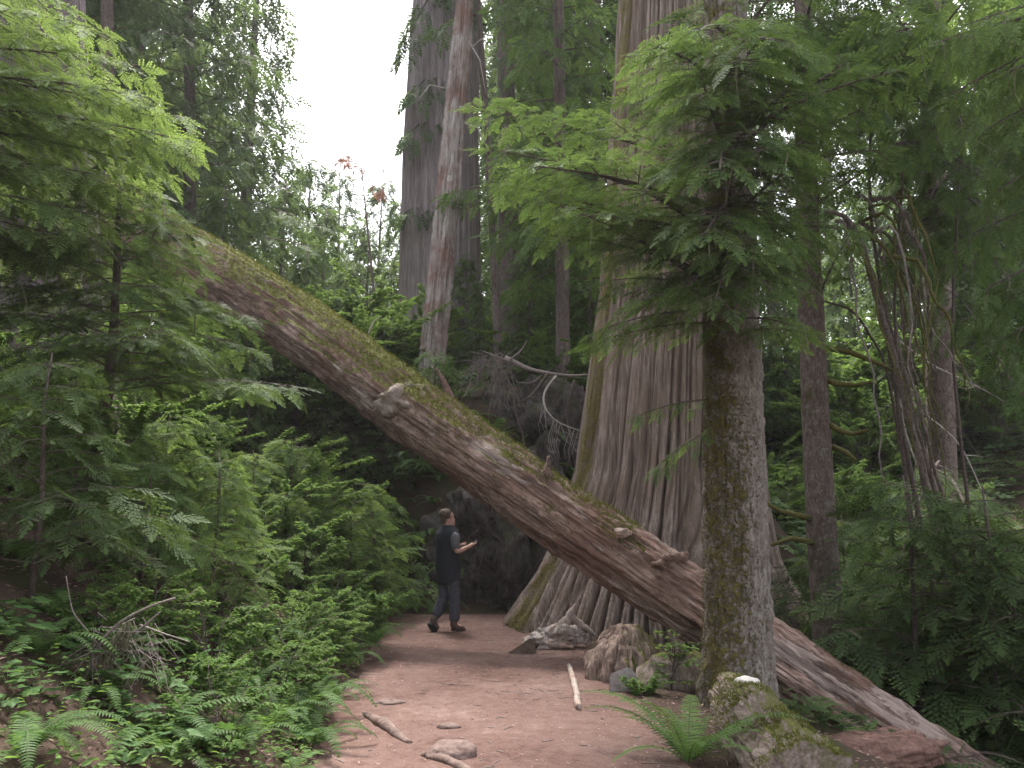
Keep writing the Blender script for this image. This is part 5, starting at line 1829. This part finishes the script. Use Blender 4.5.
# ------------------------------------------------------------------ walking man
PX0 = ground_at(449, 632)
man = thing('person', 'man in a dark vest and grey-blue trousers walking up the trail, looking up', 'person', PX0)
man['label'] = 'man in dark vest walking up the trail, looking up, one forearm raised'


def skin(name, verts, edges, radii, mat, parent, sub=2, root=0):
    me = bpy.data.meshes.new(name)
    me.from_pydata([tuple(v) for v in verts], edges, [])
    o_ = bpy.data.objects.new(name + '_tmp', me)
    COL.objects.link(o_)
    sm_ = o_.modifiers.new('s', 'SKIN')
    for i_, r_ in enumerate(radii):
        me.skin_vertices[0].data[i_].radius = r_ if isinstance(r_, tuple) else (r_, r_)
        me.skin_vertices[0].data[i_].use_root = (i_ == root)
    sm_.use_smooth_shade = True
    sb = o_.modifiers.new('ss', 'SUBSURF')
    sb.levels = sb.render_levels = sub
    dg = bpy.context.evaluated_depsgraph_get()
    m_ = bpy.data.meshes.new_from_object(o_.evaluated_get(dg))
    bpy.data.objects.remove(o_)
    m_.materials.clear()
    m_.materials.append(M[mat])
    m_.polygons.foreach_set('use_smooth', np.full(len(m_.polygons), True))
    ob = bpy.data.objects.new(name, m_)
    COL.objects.link(ob)
    ob.parent = parent
    return ob


Fv = np.array([.85, .53, 0])
Rv = np.array([.53, -.85, 0])
Uz = np.array([0, 0, 1.0])


def B(f, r, z):
    return Fv * f + Rv * r + Uz * z


jn = {}
V_, E_, R_ = [], [], []


def addv(nm, p_, r_, par=None):
    jn[nm] = len(V_)
    V_.append(p_)
    R_.append(r_)
    if par:
        E_.append((jn[par], jn[nm]))


addv('pelvis', B(-.02, 0, .93), (.13, .10))
addv('spine', B(-.03, 0, 1.12), (.13, .10), 'pelvis')
addv('chest', B(-.03, 0, 1.33), (.15, .11), 'spine')
addv('neck', B(-.04, 0, 1.48), .058, 'chest')
addv('skull0', B(-.025, 0, 1.575), (.075, .085), 'neck')
addv('skull1', B(-.055, 0, 1.655), (.078, .098), 'skull0')
addv('skull2', B(-.085, 0, 1.705), (.05, .06), 'skull1')
addv('jaw', B(.052, 0, 1.59), (.035, .035), 'skull0')
addv('nose', B(.058, 0, 1.672), (.014, .012), 'skull1')
for s_, sd in ((1, 'R'), (-1, 'L')):
    addv('sh' + sd, B(-.03, .18 * s_, 1.42), .058, 'chest')
addv('elR', B(-.02, .24, 1.13), .042, 'shR')
addv('wrR', B(.21, .20, 1.21), .028, 'elR')
addv('paR', B(.27, .19, 1.235), (.034, .018), 'wrR')
addv('elL', B(-.03, -.24, 1.13), .042, 'shL')
addv('wrL', B(.20, -.16, 1.20), .028, 'elL')
addv('paL', B(.26, -.13, 1.22), (.034, .018), 'wrL')
for sd, s_ in (('R', 1), ('L', -1)):
    pa = V_[jn['pa' + sd]]
    for q in range(4):
        o1 = pa + B(.03, s_ * (-.024 + .016 * q), .004 + .004 * q)
        l_ = [.036, .042, .039, .030][q]
        addv(f'f{q}a{sd}', o1, .0085, 'pa' + sd)
        addv(f'f{q}b{sd}', o1 + B(l_ * .7, 0, .012), .008, f'f{q}a{sd}')
        addv(f'f{q}c{sd}', o1 + B(l_ * .9, -s_ * .012, .032), .007, f'f{q}b{sd}')
    addv('t0' + sd, pa + B(.0, -s_ * .036, .014), .0095, 'pa' + sd)
    addv('t1' + sd, pa + B(.028, -s_ * .044, .034), .008, 't0' + sd)
LEG = {'R': [B(-.02, .09, .88), B(.04, .08, .49), B(.04, .09, .10), B(.17, .10, .045)], 'L': [B(-.02, -.09, .88), B(-.05, -.08, .48), B(-.19, -.09, .16), B(-.14, -.09, .05)]}
# place both feet where the photo shows them, heel of the trailing foot lifted
for sd in 'RL':
    par = 'pelvis'
    for q, (p_, r_) in enumerate(zip(LEG[sd], (.085, .055, .042, .035))):
        addv(f'l{q}{sd}', p_, r_, par)
        par = f'l{q}{sd}'
skin('body', V_, E_, R_, 'skin', man, 2, 0)


def tr_chain(sd):
    return LEG[sd]


# trousers: lower legs lighter, seat dark, one garment
tv = [B(-.02, 0, .98), B(-.02, 0, .88)] + [LEG['R'][0] + B(0, 0, -.06), (LEG['R'][0] + LEG['R'][1]) / 2, LEG['R'][1], (LEG['R'][1] + LEG['R'][2]) / 2, LEG['R'][2] + Uz * .03]
tv += [LEG['L'][0] + B(0, 0, -.06), (LEG['L'][0] + LEG['L'][1]) / 2, LEG['L'][1], (LEG['L'][1] + LEG['L'][2]) / 2, LEG['L'][2] + Uz * .02]
skin('trousers', tv, [(0, 1), (1, 2), (2, 3), (3, 4), (4, 5), (5, 6), (1, 7), (7, 8), (8, 9), (9, 10), (10, 11)],
     [(.165, .125), (.17, .135), .115, .10, .088, .085, .08, .115, .10, .088, .085, .08], 'trouser', man, 2, 1)


def rings_mesh(name, rows, mat, parent, seg=28, jit=.012, sd=1):
    """cloth shell: rows of (f, r, z, half width, half depth)"""
    m_ = MB()
    V = []
    for (f, r_, z, a_, d_) in rows:
        for q in range(seg):
            th = q * 2 * math.pi / seg
            c_, s_ = math.cos(th), math.sin(th)
            k_ = (abs(c_) ** 2.6 + abs(s_) ** 2.6) ** (-1 / 2.6)
            V.append(B(f + d_ * s_ * k_, r_ + a_ * c_ * k_, z))
    V = np.array(V)
    V = V + jit * np.stack([fbm(V * 9 + sd + k_ * 5, 3) for k_ in range(3)], 1)
    n = len(rows)
    i_ = np.arange(n - 1)[:, None]
    j_ = np.arange(seg)[None]
    j2_ = (j_ + 1) % seg
    m_.add(V, quads=np.stack([i_ * seg + j_, i_ * seg + j2_, (i_ + 1) * seg + j2_, (i_ + 1) * seg + j_], -1).reshape(-1, 4))
    return m_.build(name, M[mat], parent, smooth=True)


rings_mesh('vest', [(-.02, 0, .84, .195, .155), (-.02, 0, .90, .205, .165), (-.03, 0, 1.02, .195, .15), (-.03, 0, 1.15, .198, .15), (-.035, 0, 1.28, .21, .155), (-.04, 0, 1.38, .215, .15), (-.04, 0, 1.44, .20, .125),
                    (-.045, 0, 1.475, .12, .095), (-.045, 0, 1.515, .078, .08), (-.045, 0, 1.51, .066, .068)], 'vest', man)
rings_mesh('shorts', [(-.02, 0, .68, .165, .135), (-.02, 0, .78, .195, .158), (-.02, 0, .86, .19, .150), (-.02, 0, .92, .17, .14)], 'shorts', man)
bpy.data.objects['shorts'].name = 'jacket_hem'
for sd, s_ in (('R', 1), ('L', -1)):
    sh, el = V_[jn['sh' + sd]], V_[jn['el' + sd]]
    skin('sleeve', [sh + B(0, -s_ * .015, .0), (sh + el) / 2, el + (sh - el) * .06], [(0, 1), (1, 2)], [.094, .074, .060], 'shirt', man, 2)
for sd in 'RL':
    an, to = LEG[sd][2], LEG[sd][3]
    if sd == 'R':
        bv = [an + Uz * .10, an + B(-.03, 0, -.02), an + B(.06, 0, -.045), an + B(.17, 0, -.058)]
    else:
        bv = [an + B(.02, 0, .09), an + B(-.03, 0, -.01), an + B(.01, 0, -.07), an + B(.06, 0, -.135)]
    bo = skin('boot', bv, [(0, 1), (1, 2), (2, 3)], [.066, .062, .052, (.046, .034)], 'boot', man, 2)
    m_ = MB()
    sp = np.array(bv[1:]) - (Uz * .045 if sd == 'R' else B(.045, 0, .02))
    m_.tube(sp, [.046, .05, .042], 10)
    if sd == 'R':
        m_.V[-1][:, 2] = sp[0][2] + np.clip(m_.V[-1][:, 2] - sp[0][2], -.012, .02)
    m_.build('sole', M['sole'], bo, smooth=True)
V, T, Q = blob(B(-.085, 0, 1.672), (.098, .094, .085), 85, .10, 2.5, 30)
m_ = MB()
m_.add(V, tris=T, quads=Q)
V, T, Q = blob(B(-.10, 0, 1.60), (.06, .066, .075), 86, .10, 2.5, 24)
m_.add(V, tris=T, quads=Q)
m_.build('hair', M['hair'], man, smooth=True)
for s_ in (1, -1):
    m_ = MB()
    V, T, Q = blob(B(.030, .03 * s_, 1.685), (.011, .011, .011), 1, 0, 1, 12)
    m_.add(V, tris=T, quads=Q)
    m_.build('eye', M['eye'], man, smooth=True)
    m_ = MB()
    V, T, Q = blob(B(-.03, .082 * s_, 1.64), (.020, .010, .032), 2, .1, 1, 14)
    m_.add(V, tris=T, quads=Q)
    m_.build('ear', M['skin'], man, smooth=True)

# small dark phone in his hand
m_ = MB()
pc = PX0 + V_[jn['paR']] + B(.035, -.012, .035)
fx, fy, fz_ = B(.8, 0, .6), B(0, 1, 0), B(-.6, 0, .8)
V = [pc + fx * a_ * .05 + fy * b__ * .03 + fz_ * c_ * .006 for a_ in (-1, 1) for b__ in (-1, 1) for c_ in (-1, 1)]
m_.add(V, quads=[[0, 1, 3, 2], [4, 6, 7, 5], [0, 4, 5, 1], [2, 3, 7, 6], [0, 2, 6, 4], [1, 5, 7, 3]])
ph_ = m_.build('phone', M['black'])
bv_ = ph_.modifiers.new('bevel', 'BEVEL')
bv_.width = .003
bv_.segments = 2
tag(ph_, 'small black phone held in the walking man\'s raised hand', 'phone')

# ------------------------------------------------------------------ link proto children that belong to linked empties only; drop unused prototypes
for o in list(bpy.data.objects):
    if o.name not in COL.objects:
        top = o
        while top.parent is not None:
            top = top.parent
        if top.name not in COL.objects:
            continue
        COL.objects.link(o)
for o in list(COL.objects):
    top = o
    while top.parent is not None:
        top = top.parent
    if top.name not in COL.objects:
        COL.objects.unlink(o)
for o in list(bpy.data.objects):
    if o.users == 0 or o.name not in COL.objects:
        bpy.data.objects.remove(o)

# ------------------------------------------------------------------ air
mb = MB()
hx, hy0, hy1, hz0, hz1 = 170, -70, 270, -12, 48
mb.add([[a_, b__, c_] for a_ in (-hx, hx) for b__ in (hy0, hy1) for c_ in (hz0, hz1)], quads=[[0, 1, 3, 2], [4, 6, 7, 5], [0, 4, 5, 1], [2, 3, 7, 6], [0, 2, 6, 4], [1, 5, 7, 3]])
hm, nt, out = new_mat('haze air')
pv = N(nt, 'ShaderNodeVolumePrincipled')
pv.inputs['Color'].default_value = (.95, .93, .97, 1)
pv.inputs['Density'].default_value = HAZE
pv.inputs['Anisotropy'].default_value = .35
nt.links.new(pv.outputs[0], out.inputs['Volume'])
tag(mb.build('haze', hm), 'thin pale haze in the forest air', kind='stuff')

# ------------------------------------------------------------------ camera, light, render
cam = bpy.data.cameras.new('camera')
cam.sensor_width = 36
cam.lens = 36 * F_PX / 1024
cam.clip_end = 2000
co = bpy.data.objects.new('camera', cam)
COL.objects.link(co)
co.location = CAM
co.rotation_euler = (rad(90) + PITCH, 0, 0)
scene.camera = co

SUN_EL, SUN_AZ = 63, -12      # azimuth measured from +Y (ahead) towards +X
sl = bpy.data.lights.new('sun', 'SUN')
sl.energy = 1.5
sl.angle = rad(11)
sl.color = (1, .95, .87)
so = bpy.data.objects.new('sun', sl)
COL.objects.link(so)
sd_ = Vector((math.sin(rad(SUN_AZ)) * math.cos(rad(SUN_EL)), math.cos(rad(SUN_AZ)) * math.cos(rad(SUN_EL)), math.sin(rad(SUN_EL))))
so.rotation_euler = sd_.to_track_quat('Z', 'Y').to_euler()

w = bpy.data.worlds.new('World')
scene.world = w
w.use_nodes = True
nt = w.node_tree
nt.nodes.clear()
wo = nt.nodes.new('ShaderNodeOutputWorld')
bg = nt.nodes.new('ShaderNodeBackground')
sky = nt.nodes.new('ShaderNodeTexSky')
sky.sky_type = 'NISHITA'
sky.sun_disc = False
sky.sun_elevation = rad(SUN_EL)
sky.sun_rotation = rad(SUN_AZ)
sky.air_density = 1.0
sky.dust_density = 4.0
sky.ozone_density = 1.0
hs = nt.nodes.new('ShaderNodeHueSaturation')
hs.inputs['Saturation'].default_value = .25
nt.links.new(sky.outputs[0], hs.inputs['Color'])
nt.links.new(hs.outputs[0], bg.inputs['Color'])
bg.inputs['Strength'].default_value = .10
nt.links.new(bg.outputs[0], wo.inputs['Surface'])

vs = scene.view_settings
vs.view_transform = 'Standard'
vs.look = 'None'
vs.exposure = 2.75
vs.gamma = 1
scene.display_settings.display_device = 'sRGB'
scene.render.engine = 'CYCLES'
cy = scene.cycles
cy.max_bounces = 8
cy.diffuse_bounces = 6
cy.glossy_bounces = 2
cy.transmission_bounces = 4
cy.transparent_max_bounces = 4
cy.volume_bounces = 0
cy.use_denoising = True
cy.denoising_input_passes = 'RGB_ALBEDO_NORMAL'
cy.denoising_prefilter = 'NONE'
cy.use_fast_gi = False
cy.sample_clamp_indirect = 6
